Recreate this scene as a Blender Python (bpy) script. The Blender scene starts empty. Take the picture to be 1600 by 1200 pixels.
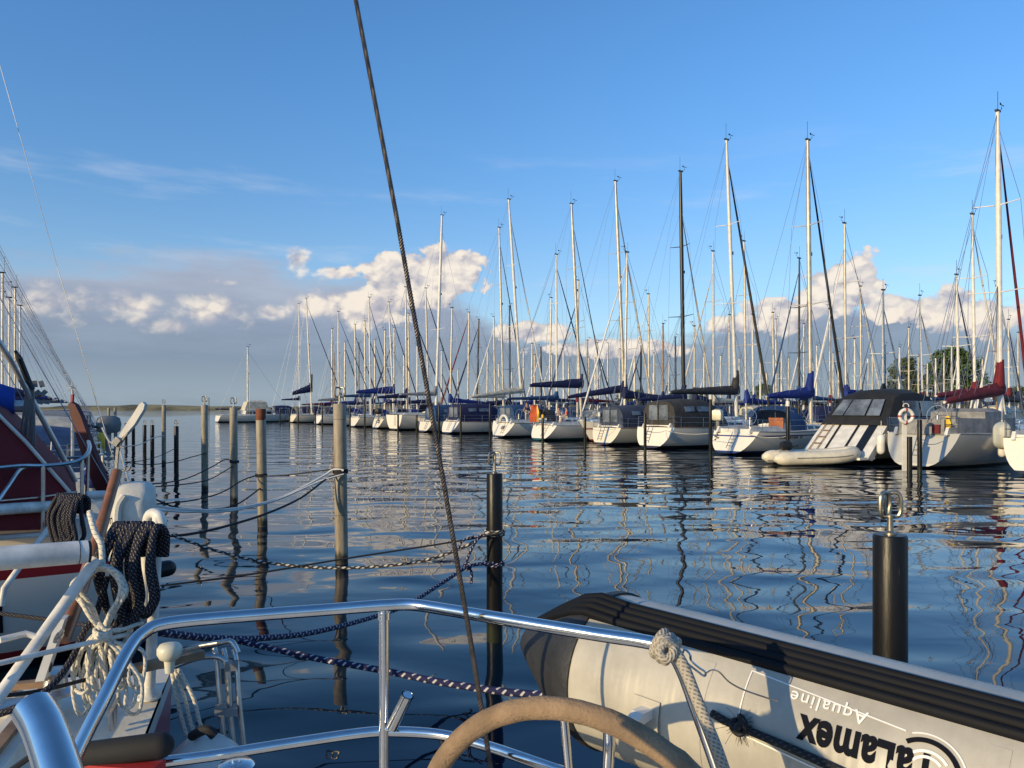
import bpy, math, random
from mathutils import Vector, Matrix
R = math.radians
random.seed(7)
SC = bpy.context.scene
COL = SC.collection
H = 2.4          # eye height above the water
F = 1200.0       # focal length in photo pixels
HY = 638.0       # horizon row in the photo

# ------------------------------------------------------------------ camera
cd = bpy.data.cameras.new('camera')
cam = bpy.data.objects.new('camera', cd); COL.objects.link(cam)
cam.location = (0, 0, H); cam.rotation_euler = (R(90), 0, 0)
cd.sensor_width = 36; cd.lens = 36 * F / 1600.0
cd.shift_y = (HY - 600) / 1600.0
cd.clip_start = 0.05; cd.clip_end = 20000
SC.camera = cam
SC.view_settings.view_transform = 'Standard'
SC.view_settings.look = 'None'
SC.view_settings.gamma = 1
SC.view_settings.exposure = 0.0
SC.render.resolution_x = 1024; SC.render.resolution_y = 768

# ------------------------------------------------------------------ sun
SUN = Vector((-0.76, -0.65, 0)).normalized()
SUN_EL = R(15)
SUN3 = Vector((SUN.x * math.cos(SUN_EL), SUN.y * math.cos(SUN_EL), math.sin(SUN_EL)))
sl = bpy.data.lights.new('sun', 'SUN'); sl.energy = 4.4; sl.angle = R(0.5); sl.color = (1.0, 0.765, 0.42)
so = bpy.data.objects.new('sun', sl); COL.objects.link(so)
so.rotation_euler = SUN3.to_track_quat('Z', 'Y').to_euler()
so.location = (-30, -20, 30)

# ------------------------------------------------------------------ node helper
class NT:
    def __init__(s, tree): s.t = tree; s.n = tree.nodes; s.l = tree.links
    def node(s, kind, **kw):
        n = s.n.new(kind)
        for k, v in kw.items(): setattr(n, k, v)
        return n
    def link(s, a, b): s.l.new(a, b)
    def put(s, sock, v):
        if v is None: return
        if hasattr(v, 'is_output'): s.l.new(v, sock)
        else: sock.default_value = v
    def m(s, op, a, b=None, c=None, clamp=False):
        n = s.n.new('ShaderNodeMath'); n.operation = op; n.use_clamp = clamp
        s.put(n.inputs[0], a); s.put(n.inputs[1], b); s.put(n.inputs[2], c)
        return n.outputs[0]
    def v(s, op, a, b=None):
        n = s.n.new('ShaderNodeVectorMath'); n.operation = op
        s.put(n.inputs[0], a); s.put(n.inputs[1], b)
        return n.outputs['Value'] if op in ('LENGTH', 'DOT_PRODUCT', 'DISTANCE') else n.outputs[0]
    def ss(s, x, a, b):
        n = s.n.new('ShaderNodeMapRange'); n.interpolation_type = 'SMOOTHSTEP'
        s.put(n.inputs['Value'], x); s.put(n.inputs['From Min'], a); s.put(n.inputs['From Max'], b)
        return n.outputs[0]
    def mix(s, f, a, b, mode='MIX'):
        n = s.n.new('ShaderNodeMix'); n.data_type = 'RGBA'; n.blend_type = mode
        s.put(n.inputs[0], f); s.put(n.inputs[6], a); s.put(n.inputs[7], b)
        return n.outputs[2]
    def noise(s, vec, scale, detail=4, rough=.55, dist=0.0, dims='3D'):
        n = s.n.new('ShaderNodeTexNoise'); n.noise_dimensions = dims
        s.put(n.inputs['Vector'], vec); s.put(n.inputs['Scale'], scale); s.put(n.inputs['Detail'], detail)
        n.inputs['Roughness'].default_value = rough; n.inputs['Distortion'].default_value = dist
        return n.outputs['Fac']
    def ramp(s, f, stops):
        n = s.n.new('ShaderNodeValToRGB'); cr = n.color_ramp
        while len(cr.elements) > 1: cr.elements.remove(cr.elements[-1])
        for i, (p, c) in enumerate(stops):
            e = cr.elements[0] if i == 0 else cr.elements.new(p)
            e.position = p; e.color = (*c, 1) if len(c) == 3 else c
        s.put(n.inputs[0], f); return n.outputs[0]
    def xyz(s, x, y, z):
        n = s.n.new('ShaderNodeCombineXYZ')
        s.put(n.inputs[0], x); s.put(n.inputs[1], y); s.put(n.inputs[2], z); return n.outputs[0]
    def sep(s, v):
        n = s.n.new('ShaderNodeSeparateXYZ'); s.put(n.inputs[0], v); return n.outputs

def lin(r, g, b):
    f = lambda c: c / 12.92 if c <= .04045 else ((c + .055) / 1.055) ** 2.4
    return (f(r / 255), f(g / 255), f(b / 255))

# ------------------------------------------------------------------ sky with clouds
SKY_STRENGTH = 0.132
W = bpy.data.worlds.new('World'); SC.world = W; W.use_nodes = True
wt = NT(W.node_tree); W.node_tree.nodes.clear()
sky = wt.node('ShaderNodeTexSky', sky_type='NISHITA')
sky.sun_disc = False; sky.sun_elevation = SUN_EL
sky.sun_rotation = math.atan2(SUN.x, SUN.y)
sky.altitude = 0; sky.air_density = 1.0; sky.dust_density = 0.35; sky.ozone_density = 2.0
tc = wt.node('ShaderNodeTexCoord')
d = wt.v('NORMALIZE', tc.outputs['Generated'])
dx, dy, dz = wt.sep(d)
az = wt.m('ARCTAN2', dx, dy)                  # 0 ahead, + to the right
el = wt.m('ARCSINE', dz)
def azel(px, py):
    a = math.atan2(px - 800, F)
    return a, math.atan2((HY - py) * math.cos(a), F)
P2 = wt.xyz(az, wt.m('MULTIPLY', el, 1.25), 0.0)
n_big = wt.noise(P2, 5.0, 5, .55)
n_fbm = wt.noise(P2, 16.0, 9, .62)
n_lo = wt.noise(wt.xyz(az, wt.m('MULTIPLY', el, 5.0), 3.3), 6.0, 6, .6)
SH = wt.v('ADD', P2, (-0.010, 0.016, 0.0))
SH2 = wt.v('ADD', P2, (-0.016, 0.026, 0.0))
# the grey bank: its top edge by direction
edge_px = [(-900, 330), (0, 408), (250, 400), (420, 402), (560, 430), (700, 455), (780, 505), (900, 520), (1060, 520), (1150, 490), (1260, 470), (1400, 478), (1600, 478), (2500, 430)]
stops = []
for px, py in edge_px:
    a, e = azel(px, py); stops.append(((a + 1.2) / 2.4, (e * 4,) * 3))
edge = wt.m('DIVIDE', wt.ramp(wt.m('DIVIDE', wt.m('ADD', az, 1.2), 2.4), stops), 4.0)
e2 = wt.m('ADD', el, wt.m('MULTIPLY', wt.m('SUBTRACT', n_lo, .5), .07))
e2 = wt.m('ADD', e2, wt.m('MULTIPLY', wt.m('SUBTRACT', n_fbm, .5), .035))
bank = wt.m('SUBTRACT', 1.0, wt.ss(wt.m('SUBTRACT', e2, edge), -.028, .012))
# heaped white clouds: where, how large
puffs = [(70, 472, 84, 30), (205, 478, 60, 24), (325, 482, 62, 26), (270, 508, 34, 14), (425, 488, 30, 11), (343, 441, 30, 6),
         (465, 406, 17, 19), (530, 425, 30, 13), (604, 424, 36, 24), (688, 428, 64, 34), (560, 478, 66, 26), (490, 478, 36, 16), (650, 460, 60, 22),
         (1337, 430, 34, 34), (1295, 462, 58, 34), (1230, 492, 55, 24), (1410, 484, 60, 20), (1475, 482, 50, 26), (1545, 492, 60, 24), (1160, 505, 50, 15),
         (950, 545, 90, 14), (830, 520, 60, 14), (1750, 470, 130, 34), (1950, 450, 100, 40), (-120, 450, 110, 34), (-400, 430, 160, 40)]
dens = None
for px, py, rx, ry in puffs:
    a, e = azel(px, py); c = math.cos(a) ** 2
    q = wt.v('SUBTRACT', wt.xyz(az, el, 0.0), (a, e, 0.0))
    q = wt.v('MULTIPLY', q, (F / (rx * c), F / (ry * math.cos(a)), 0.0))
    dn = wt.m('SUBTRACT', 1.12, wt.m('MULTIPLY', wt.v('LENGTH', q), .86))
    dens = dn if dens is None else wt.m('MAXIMUM', dens, dn)
dfull = wt.m('ADD', dens, wt.m('ADD', wt.m('MULTIPLY', wt.m('SUBTRACT', n_fbm, .5), 1.7), wt.m('MULTIPLY', wt.m('SUBTRACT', n_big, .5), 1.3)))
PW = wt.v('ADD', P2, wt.v('MULTIPLY', wt.v('SUBTRACT', wt.xyz(n_fbm, wt.noise(wt.v('ADD', P2, (3.1, 1.7, 0.0)), 16.0, 6, .6), .5), (.5, .5, .5)), (.05, .05, 0.0)))
def billow(p):
    tot = None
    for sc_, am in ((26.0, .6), (58.0, .3), (120.0, .16)):
        vn = wt.node('ShaderNodeTexVoronoi', feature='SMOOTH_F1', voronoi_dimensions='2D'); wt.put(vn.inputs['Vector'], p); vn.inputs['Scale'].default_value = sc_; vn.inputs['Smoothness'].default_value = .25
        t_ = wt.m('MULTIPLY', wt.m('SUBTRACT', .42, vn.outputs['Distance']), am); tot = t_ if tot is None else wt.m('ADD', tot, t_)
    return tot
bil1 = billow(PW); bil2 = billow(wt.v('ADD', PW, (-.008, .012, 0.0)))
dfull = wt.m('ADD', dfull, wt.m('MULTIPLY', bil1, 1.15))
soft = wt.m('SUBTRACT', 1.0, wt.ss(az, -.36, -.14))
puff = wt.ss(dfull, .02, wt.m('ADD', .20, wt.m('MULTIPLY', soft, 1.0)))
lit = wt.m('ADD', .68, wt.m('MULTIPLY', wt.m('SUBTRACT', bil1, bil2), 1.9), clamp=True)
lit = wt.m('MULTIPLY', lit, wt.ss(dfull, -.4, .5), clamp=True)
K = 1.0 / SKY_STRENGTH
def kc(r, g, b):
    c = lin(r, g, b); return tuple(x * K for x in c)
def kc4(r, g, b): return (*kc(r, g, b), 1.0)
bank_ramp = wt.ramp(wt.m('MULTIPLY', wt.m('ADD', el, wt.m('MULTIPLY', wt.m('SUBTRACT', n_lo, .5), .06)), 4.0),
                    [(0.0, lin(142, 159, 174)), (.10, lin(147, 163, 179)), (.24, lin(132, 149, 170)), (.40, lin(145, 158, 180)), (.58, lin(166, 175, 194)), (.78, lin(176, 188, 208))])
bs_ = wt.m('ADD', .82, wt.m('MULTIPLY', n_lo, .36))
bank_col = wt.v('MULTIPLY', wt.v('MULTIPLY', bank_ramp, (K, K, K)), wt.xyz(bs_, bs_, wt.m('ADD', .2, wt.m('MULTIPLY', bs_, .8))))
puff_col = wt.mix(lit, kc4(172, 172, 188), kc4(252, 240, 224))
# sky blue, a little cleaner than the bare model, paler towards the horizon
tint = wt.mix(wt.ss(el, .05, .46), (.90, 1.08, 1.28, 1), (.74, 1.24, 1.68, 1))
col = wt.v('MULTIPLY', sky.outputs[0], tint)
# thin high cirrus streaks
n_cir = wt.noise(wt.xyz(wt.m('ADD', az, wt.m('MULTIPLY', el, 1.4)), wt.m('MULTIPLY', el, 6.0), 1.0), 4.0, 7, .6)
cirm = wt.m('MULTIPLY', wt.ss(n_cir, .52, .78), wt.m('SUBTRACT', 1.0, wt.ss(el, .22, .36)))
cirm = wt.m('MULTIPLY', cirm, .42)
col = wt.mix(cirm, col, kc4(214, 222, 236))
veil = wt.m('MULTIPLY', wt.m('SUBTRACT', 1.0, wt.ss(el, .02, .28)), .22)
col = wt.mix(veil, col, kc4(190, 208, 232))
col = wt.mix(wt.m('MULTIPLY', bank, .93), col, bank_col)
low = wt.ss(el, .03, .075)
col = wt.mix(wt.m('MULTIPLY', wt.m('MULTIPLY', puff, wt.m('SUBTRACT', .95, wt.m('MULTIPLY', soft, .12))), low), col, puff_col)
bg = wt.node('ShaderNodeBackground'); bg.inputs['Strength'].default_value = SKY_STRENGTH
wt.link(col, bg.inputs['Color'])
wo = wt.node('ShaderNodeOutputWorld'); wt.link(bg.outputs[0], wo.inputs[0])

# ------------------------------------------------------------------ materials
def mat(name, col, rough=.5, metal=0.0, var=.12, vscale=3.0, bump=0.0, bscale=40.0, spec=None, coat=0.0, coords='Object'):
    m = bpy.data.materials.new(name); m.use_nodes = True
    t = NT(m.node_tree); b = t.n['Principled BSDF']
    tcn = t.node('ShaderNodeTexCoord'); oc = tcn.outputs[coords]
    c = (*col, 1.0)
    if var:
        n1 = t.noise(oc, vscale, 6, .6)
        dark = tuple(x * (1 - var * 1.6) for x in col) + (1,)
        lite = tuple(min(1, x * (1 + var * .7)) for x in col) + (1,)
        cc = t.mix(t.ss(n1, .3, .7), dark, lite); t.link(cc, b.inputs['Base Color'])
        rr = t.m('ADD', rough - .06, t.m('MULTIPLY', n1, .14), clamp=True); t.link(rr, b.inputs['Roughness'])
    else:
        b.inputs['Base Color'].default_value = c; b.inputs['Roughness'].default_value = rough
    b.inputs['Metallic'].default_value = metal
    if coat: b.inputs['Coat Weight'].default_value = coat; b.inputs['Coat Roughness'].default_value = .08
    if spec is not None: b.inputs['Specular IOR Level'].default_value = spec
    if bump:
        bn = t.node('ShaderNodeBump'); bn.inputs['Strength'].default_value = min(1, bump); bn.inputs['Distance'].default_value = .01
        t.link(t.noise(oc, bscale, 5, .6), bn.inputs['Height']); t.link(bn.outputs[0], b.inputs['Normal'])
    return m

def hull_mat(name, top, boot, bottom, stripe=None, zb=.10, cove=None):
    """painted hull: bottom paint, boot stripe and topsides by height, streaked with wear"""
    m = bpy.data.materials.new(name); m.use_nodes = True
    t = NT(m.node_tree); b = t.n['Principled BSDF']
    oc = t.node('ShaderNodeTexCoord').outputs['Object']
    x, y, z = t.sep(oc)
    st = t.noise(t.xyz(t.m('MULTIPLY', x, 5.0), t.m('MULTIPLY', y, 5.0), t.m('MULTIPLY', z, .6)), 1.0, 6, .65)
    wide = t.noise(oc, .7, 3, .5)
    dirt = t.m('ADD', t.m('MULTIPLY', t.ss(st, .5, .85), .16), t.m('MULTIPLY', wide, .10))
    c = t.mix(dirt, (*top, 1), (top[0] * .55, top[1] * .52, top[2] * .42, 1))
    if cove:
        z0, z1, cc = cove
        band = t.m('MULTIPLY', t.m('GREATER_THAN', z, z0), t.m('LESS_THAN', z, z1)); c = t.mix(band, c, (*cc, 1))
    zz = t.m('ADD', z, t.m('MULTIPLY', t.m('SUBTRACT', st, .5), .02))
    c = t.mix(t.m('LESS_THAN', zz, zb + .09), c, (*boot, 1))
    c = t.mix(t.m('LESS_THAN', zz, zb), c, (*bottom, 1))
    t.link(c, b.inputs['Base Color']); b.inputs['Roughness'].default_value = .28
    b.inputs['Coat Weight'].default_value = .35; b.inputs['Coat Roughness'].default_value = .1
    return m

def rope_mat(name, base, fleck, turns=6.0, per_m=45.0, cut=.62):
    """braided rope: the tube's own coordinates carry a slanted check of flecks"""
    m = bpy.data.materials.new(name); m.use_nodes = True
    t = NT(m.node_tree); b = t.n['Principled BSDF']
    uv = t.node('ShaderNodeTexCoord').outputs['UV']
    u, v, _ = t.sep(uv)
    a = t.m('FRACT', t.m('ADD', t.m('MULTIPLY', u, turns), t.m('MULTIPLY', v, per_m)))
    c = t.m('FRACT', t.m('SUBTRACT', t.m('MULTIPLY', u, turns), t.m('MULTIPLY', v, per_m * .5)))
    f = t.m('MULTIPLY', t.ss(a, cut, cut + .08), t.ss(c, .35, .45))
    t.link(t.mix(f, (*base, 1), (*fleck, 1)), b.inputs['Base Color'])
    b.inputs['Roughness'].default_value = .85
    h = t.m('ABSOLUTE', t.m('SUBTRACT', t.m('FRACT', t.m('ADD', t.m('MULTIPLY', u, turns), t.m('MULTIPLY', v, per_m))), .5))
    bn = t.node('ShaderNodeBump'); bn.inputs['Strength'].default_value = .6; bn.inputs['Distance'].default_value = .004
    t.link(h, bn.inputs['Height']); t.link(bn.outputs[0], b.inputs['Normal'])
    return m

M = {}
M['white'] = mat('white_gelcoat', (.74, .72, .66), .32, var=.10, coat=.3)
M['deck'] = mat('deck_cream', (.72, .68, .58), .55, var=.14, bump=.15)
M['cream'] = mat('cream_plastic', (.72, .68, .52), .4, var=.08)
M['white_tube'] = mat('white_painted_tube', (.76, .73, .66), .4, var=.18, vscale=9)
M['alu'] = mat('anodised_aluminium', (.60, .58, .55), .38, metal=.55, var=.12)
M['alu_warm'] = mat('warm_aluminium', (.58, .53, .44), .42, metal=.35, var=.15)
M['alu_white'] = mat('white_spar_paint', (.72, .70, .64), .4, var=.1)
M['spar_black'] = mat('black_spar', (.012, .013, .016), .35, var=.2)
M['wood_spar'] = mat('varnished_spar', (.33, .19, .09), .45, var=.3)
M['steel'] = mat('polished_stainless', (.72, .72, .72), .13, metal=1.0, var=.05, vscale=20)
M['steel_dull'] = mat('dull_stainless', (.55, .54, .52), .3, metal=1.0, var=.12, vscale=14)
M['stay'] = mat('dark_stay_wire', (.10, .085, .08), .42, metal=.6, var=.3, vscale=60)
M['wire'] = mat('rigging_wire', (.30, .31, .33), .4, metal=.7, var=.1)
M['navy'] = mat('navy_canvas', (.012, .018, .075), .85, var=.25, vscale=2.5, bump=.4, bscale=8)
M['blue'] = mat('royal_blue_canvas', (.010, .030, .20), .85, var=.25, vscale=2.5, bump=.4, bscale=8)
M['teal'] = mat('sea_blue_canvas', (.016, .06, .16), .8, var=.2, bump=.3, bscale=8)
M['slate'] = mat('slate_blue_canvas', (.045, .06, .10), .85, var=.25, bump=.4, bscale=8)
M['charcoal'] = mat('charcoal_canvas', (.045, .043, .042), .88, var=.25, bump=.4, bscale=8)
M['black_canvas'] = mat('black_canvas', (.014, .015, .017), .8, var=.25, bump=.4, bscale=6)
M['grey_canvas'] = mat('grey_canvas', (.26, .26, .26), .85, var=.2, bump=.3, bscale=8)
M['cream_canvas'] = mat('cream_canvas', (.58, .53, .42), .85, var=.18, bump=.4, bscale=8)
M['blade'] = mat('dark_maroon_paint', (.095, .009, .011), .5, var=.25)
M['brightblue'] = mat('bright_blue_canvas', (.014, .060, .33), .85, var=.25, vscale=2.5, bump=.4, bscale=8)
M['maroon'] = mat('maroon_canvas', (.16, .012, .018), .8, var=.25, vscale=2, bump=.4, bscale=6)
M['red'] = mat('red_paint', (.42, .035, .04), .45, var=.15)
M['orange'] = mat('orange_cloth', (.50, .085, .03), .8, var=.15)
M['yellow'] = mat('yellow_plastic', (.80, .50, .03), .5, var=.1)
M['win'] = mat('dark_cabin_glass', (.012, .014, .018), .08, var=0)
M['clear'] = mat('cloudy_vinyl_window', (.16, .19, .23), .12, var=.35, vscale=1.5)
M['black'] = mat('black_rubber', (.012, .012, .013), .5, var=.2, vscale=8)
M['grey_pl'] = mat('grey_plastic', (.22, .22, .22), .5, var=.15)
M['teak'] = mat('weathered_teak', (.30, .19, .11), .65, var=.3, vscale=7)
M['wood'] = mat('varnished_tiller_wood', (.30, .12, .04), .32, var=.3, vscale=6, coat=.5)
M['skin'] = mat('skin', (.50, .30, .21), .55, var=.08)
M['hair'] = mat('dark_hair', (.03, .02, .015), .7, var=.2)
HULLS = {
 'white': hull_mat('white_hull', (.80, .75, .64), (.03, .03, .04), (.03, .018, .016)),
 'cream': hull_mat('cream_hull', (.76, .69, .54), (.05, .05, .06), (.05, .016, .014)),
 'blueline': hull_mat('white_hull_blue_line', (.80, .75, .64), (.03, .05, .16), (.018, .02, .03), cove=(.92, .99, (.04, .06, .2))),
 'redline': hull_mat('white_hull_red_line', (.80, .77, .70), (.30, .03, .03), (.02, .02, .02), cove=(.88, .99, (.34, .03, .04))),
 'grey': hull_mat('grey_hull', (.46, .46, .43), (.60, .58, .50), (.04, .035, .03)),
 'navy': hull_mat('navy_hull', (.02, .03, .09), (.6, .58, .52), (.05, .016, .014)),
 'greenline': hull_mat('white_hull_green_line', (.80, .75, .64), (.02, .10, .08), (.01, .05, .045)),
}

# ------------------------------------------------------------------ mesh builder
class MB:
    def __init__(s): s.v = []; s.f = []; s.uv = []; s.mi = []; s.cur = 0
    def add(s, vs, fs, uvs=None):
        o = len(s.v); s.v += [tuple(p) for p in vs]
        for i, f in enumerate(fs):
            s.f.append(tuple(o + k for k in f)); s.mi.append(s.cur)
            s.uv.append(uvs[i] if uvs else [(0, 0)] * len(f))
    def box(s, c, size, rot=None, top=1.0):
        x, y, z = (q / 2 for q in size)
        vs = [Vector((sx * x * (top if sz > 0 else 1), sy * y * (top if sz > 0 else 1), sz * z)) for sz in (-1, 1) for sy in (-1, 1) for sx in (-1, 1)]
        if rot is not None: vs = [rot @ p for p in vs]
        c = Vector(c)
        s.add([c + p for p in vs], [(0, 2, 3, 1), (4, 5, 7, 6), (0, 1, 5, 4), (2, 6, 7, 3), (0, 4, 6, 2), (1, 3, 7, 5)])
    def tube(s, pts, r, seg=8, caps=True, closed=False, lobes=0, twist=0.0):
        P = [Vector(p) for p in pts]; n = len(P)
        rs = r if isinstance(r, (list, tuple)) else [r] * n
        T = []
        for i in range(n):
            if closed: t = P[(i + 1) % n] - P[i - 1]
            else: t = P[min(n - 1, i + 1)] - P[max(0, i - 1)]
            T.append(t.normalized() if t.length > 1e-9 else Vector((0, 0, 1)))
        up = Vector((0, 0, 1)) if abs(T[0].z) < .9 else Vector((1, 0, 0))
        N = (up - T[0] * up.dot(T[0])).normalized()
        vs = []; L = 0.0; Ls = []
        for i in range(n):
            if i: L += (P[i] - P[i - 1]).length
            Ls.append(L)
            N = (N - T[i] * N.dot(T[i])); N = N.normalized() if N.length > 1e-6 else T[i].orthogonal().normalized()
            B = T[i].cross(N)
            for k in range(seg):
                a = 2 * math.pi * k / seg + twist * L
                rr = rs[i] * (1 + (.18 * math.cos(lobes * 2 * math.pi * k / seg) if lobes else 0))
                vs.append(P[i] + (N * math.cos(a) + B * math.sin(a)) * rr)
        fs = []; uvs = []
        m = n if closed else n - 1
        for i in range(m):
            j = (i + 1) % n
            l1 = Ls[j] if j > i else L + (P[0] - P[-1]).length
            for k in range(seg):
                k2 = (k + 1) % seg
                fs.append((i * seg + k, i * seg + k2, j * seg + k2, j * seg + k))
                u0, u1 = k / seg, (k + 1) / seg
                uvs.append([(u0, Ls[i]), (u1, Ls[i]), (u1, l1), (u0, l1)])
        if caps and not closed:
            fs.append(tuple(range(seg - 1, -1, -1))); uvs.append([(0, 0)] * seg)
            fs.append(tuple((n - 1) * seg + k for k in range(seg))); uvs.append([(0, 0)] * seg)
        s.add(vs, fs, uvs)
    def loft(s, rings, closed=True, cap0=False, cap1=False):
        n = len(rings[0]); vs = [p for r in rings for p in r]; fs = []
        for i in range(len(rings) - 1):
            for k in range(n if closed else n - 1):
                k2 = (k + 1) % n
                fs.append((i * n + k, i * n + k2, (i + 1) * n + k2, (i + 1) * n + k))
        if cap0: fs.append(tuple(range(n - 1, -1, -1)))
        if cap1: fs.append(tuple((len(rings) - 1) * n + k for k in range(n)))
        s.add(vs, fs)
    def lathe(s, prof, c=(0, 0, 0), axis='Z', seg=20, rot=None):
        rings = []
        for r, z in prof:
            ring = []
            for k in range(seg):
                a = 2 * math.pi * k / seg; p = Vector((r * math.cos(a), r * math.sin(a), z))
                if rot is not None: p = rot @ p
                ring.append(Vector(c) + p)
            rings.append(ring)
        s.loft(rings, True, True, True)
    def prism(s, poly, vec):
        a = [Vector(p) for p in poly]; b = [p + Vector(vec) for p in a]; n = len(a)
        fs = [tuple(range(n - 1, -1, -1)), tuple(n + k for k in range(n))] + [(k, (k + 1) % n, n + (k + 1) % n, n + k) for k in range(n)]
        s.add(a + b, fs)
    def torus(s, c, R_, r, rot=None, seg=36, sec=10, a0=0, a1=None):
        pts = []
        full = a1 is None
        for k in range(seg if full else seg + 1):
            a = a0 + (2 * math.pi if full else (a1 - a0)) * k / seg
            p = Vector((R_ * math.cos(a), R_ * math.sin(a), 0))
            if rot is not None: p = rot @ p
            pts.append(Vector(c) + p)
        s.tube(pts, r, sec, closed=full)
    def build(s, name, mats, parent=None, smooth=38, fix=True):
        me = bpy.data.meshes.new(name); me.from_pydata(s.v, [], s.f)
        ul = me.uv_layers.new(name='UVMap')
        flat = [c for f in s.uv for p in f for c in p]
        ul.data.foreach_set('uv', flat)
        if not isinstance(mats, (list, tuple)): mats = [mats]
        for mm in mats: me.materials.append(mm)
        me.polygons.foreach_set('material_index', s.mi)
        if fix:
            import bmesh
            bm = bmesh.new(); bm.from_mesh(me); bmesh.ops.recalc_face_normals(bm, faces=bm.faces); bm.to_mesh(me); bm.free()
        if smooth:
            me.shade_smooth(); me.set_sharp_from_angle(angle=R(smooth))
        o = bpy.data.objects.new(name, me); COL.objects.link(o)
        if parent is not None: o.parent = parent
        return o

def tag(o, label=None, cat=None, group=None, kind=None):
    if label: o['label'] = label
    if cat: o['category'] = cat
    if group: o['group'] = group
    if kind: o['kind'] = kind
    return o
def empty(name, loc, rz=0.0, label=None, cat=None, group=None):
    o = bpy.data.objects.new(name, None); COL.objects.link(o)
    o.location = loc; o.rotation_euler = (0, 0, rz); o.empty_display_size = .3
    return tag(o, label, cat, group)
def at(px, py, Y):
    return Vector(((px - 800) / F * Y, Y, H - (py - HY) / F * Y))
def atz(px, py, z):
    Y = (H - z) * F / (py - HY); return at(px, py, Y)
def smooth_path(pts, sub=8):
    P = [Vector(p) for p in pts]; out = []
    for i in range(len(P) - 1):
        p0 = P[max(0, i - 1)]; p1 = P[i]; p2 = P[i + 1]; p3 = P[min(len(P) - 1, i + 2)]
        for k in range(sub):
            t = k / sub
            out.append(.5 * ((2 * p1) + (p2 - p0) * t + (2 * p0 - 5 * p1 + 4 * p2 - p3) * t * t + (3 * p1 - p0 - 3 * p2 + p3) * t ** 3))
    out.append(P[-1]); return out
def sag(a, b, dip, n=24):
    a = Vector(a); b = Vector(b)
    return [a.lerp(b, k / n) - Vector((0, 0, dip * 4 * (k / n) * (1 - k / n))) for k in range(n + 1)]

NV = Vector((.878, .479, 0)).normalized()      # out of the berths on our side, and the far boats' heading
DV = Vector((-.479, .878, 0)).normalized()     # along the rows, away from us
NF = Vector((.81, .586, 0)).normalized(); DF = Vector((-NF.y, NF.x, 0))   # heading of the far boats
RZ_F = math.atan2(-NF.x, NF.y)
RZ_N = math.atan2(-NV.x, NV.y)                 # rotation whose local +Y is NV
# ------------------------------------------------------------------ setting
def water():
    m = bpy.data.materials.new('harbour_water'); m.use_nodes = True
    t = NT(m.node_tree); b = t.n['Principled BSDF']
    b.inputs['Base Color'].default_value = (.002, .010, .021, 1)
    b.inputs['Roughness'].default_value = .02; b.inputs['IOR'].default_value = 1.333
    pos = t.node('ShaderNodeNewGeometry').outputs['Position']
    x, y, z = t.sep(pos)
    # ripples run along the channel; the swell is long-crested across the view
    q = t.xyz(t.m('MULTIPLY', x, .62), y, 0.0)
    n1 = t.noise(q, .62, 1.0, .40, .35)
    n2 = t.noise(t.v('ADD', q, (7.1, 3.3, 0)), 1.35, 1.6, .45, .5)
    n3 = t.noise(q, 7.0, 2, .5, .2)
    patch = t.ss(t.noise(pos, .09, 2, .5), .35, .7)
    far = t.ss(y, 5.0, 60.0)
    h = t.m('MULTIPLY', n1, .108)
    h = t.m('ADD', h, t.m('MULTIPLY', n2, t.m('ADD', .010, t.m('MULTIPLY', far, .014))))
    h = t.m('ADD', h, t.m('MULTIPLY', n3, t.m('MULTIPLY', patch, t.m('ADD', .0009, t.m('MULTIPLY', far, .0050)))))
    bn = t.node('ShaderNodeBump'); bn.inputs['Strength'].default_value = 1.0; bn.inputs['Distance'].default_value = 1.0
    t.link(h, bn.inputs['Height']); t.link(bn.outputs[0], b.inputs['Normal'])
    g = MB(); g.add([(-6000, -3000, 0), (6000, -3000, 0), (6000, 9000, 0), (-6000, 9000, 0)], [(0, 1, 2, 3)])
    tag(g.build('water', m, smooth=0), kind='structure')
water()

def land():
    # low far shore on the left
    gm = mat('shore_grass', (.23, .195, .095), .95, var=.45, vscale=.03)
    g = MB(); rings = []
    for i in range(121):
        x = -1300 + i * 16
        hh = 5.0 + 1.2 * math.sin(i * .37) + .7 * math.sin(i * 1.13 + 1) + random.uniform(-.3, .3)
        if x > 350: hh *= max(.2, 1 - (x - 350) / 300)
        y0 = 830 + 12 * math.sin(i * .2)
        rings.append([Vector((x, y0, -.5)), Vector((x, y0 + 6, 1.2)), Vector((x, y0 + 30, hh)), Vector((x, y0 + 200, hh * .7)), Vector((x, y0 + 420, -1))])
    g.loft(rings, closed=False)
    tag(g.build('far_shore', gm, smooth=60), kind='structure')
    # embankment behind the marina on the right
    gm2 = mat('embankment_grass', (.075, .075, .030), .95, var=.5, vscale=.12)
    g = MB(); rings = []
    for i in range(81):
        x = -40 + i * 7.5
        y0 = 300 - .42 * x + 5 * math.sin(i * .5)
        hh = 4.6 + .5 * math.sin(i * .61) + .4 * math.sin(i * 1.7)
        f = min(1, max(0.05, (x + 40) / 60)); hh *= f
        rings.append([Vector((x, y0, -.6)), Vector((x, y0 + 3, 1.0 * f)), Vector((x, y0 + 16, hh)), Vector((x, y0 + 70, hh)), Vector((x, y0 + 160, hh * .8)), Vector((x, y0 + 200, -1))])
    g.loft(rings, closed=False)
    tag(g.build('embankment', gm2, smooth=60), kind='structure')
land()

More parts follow.
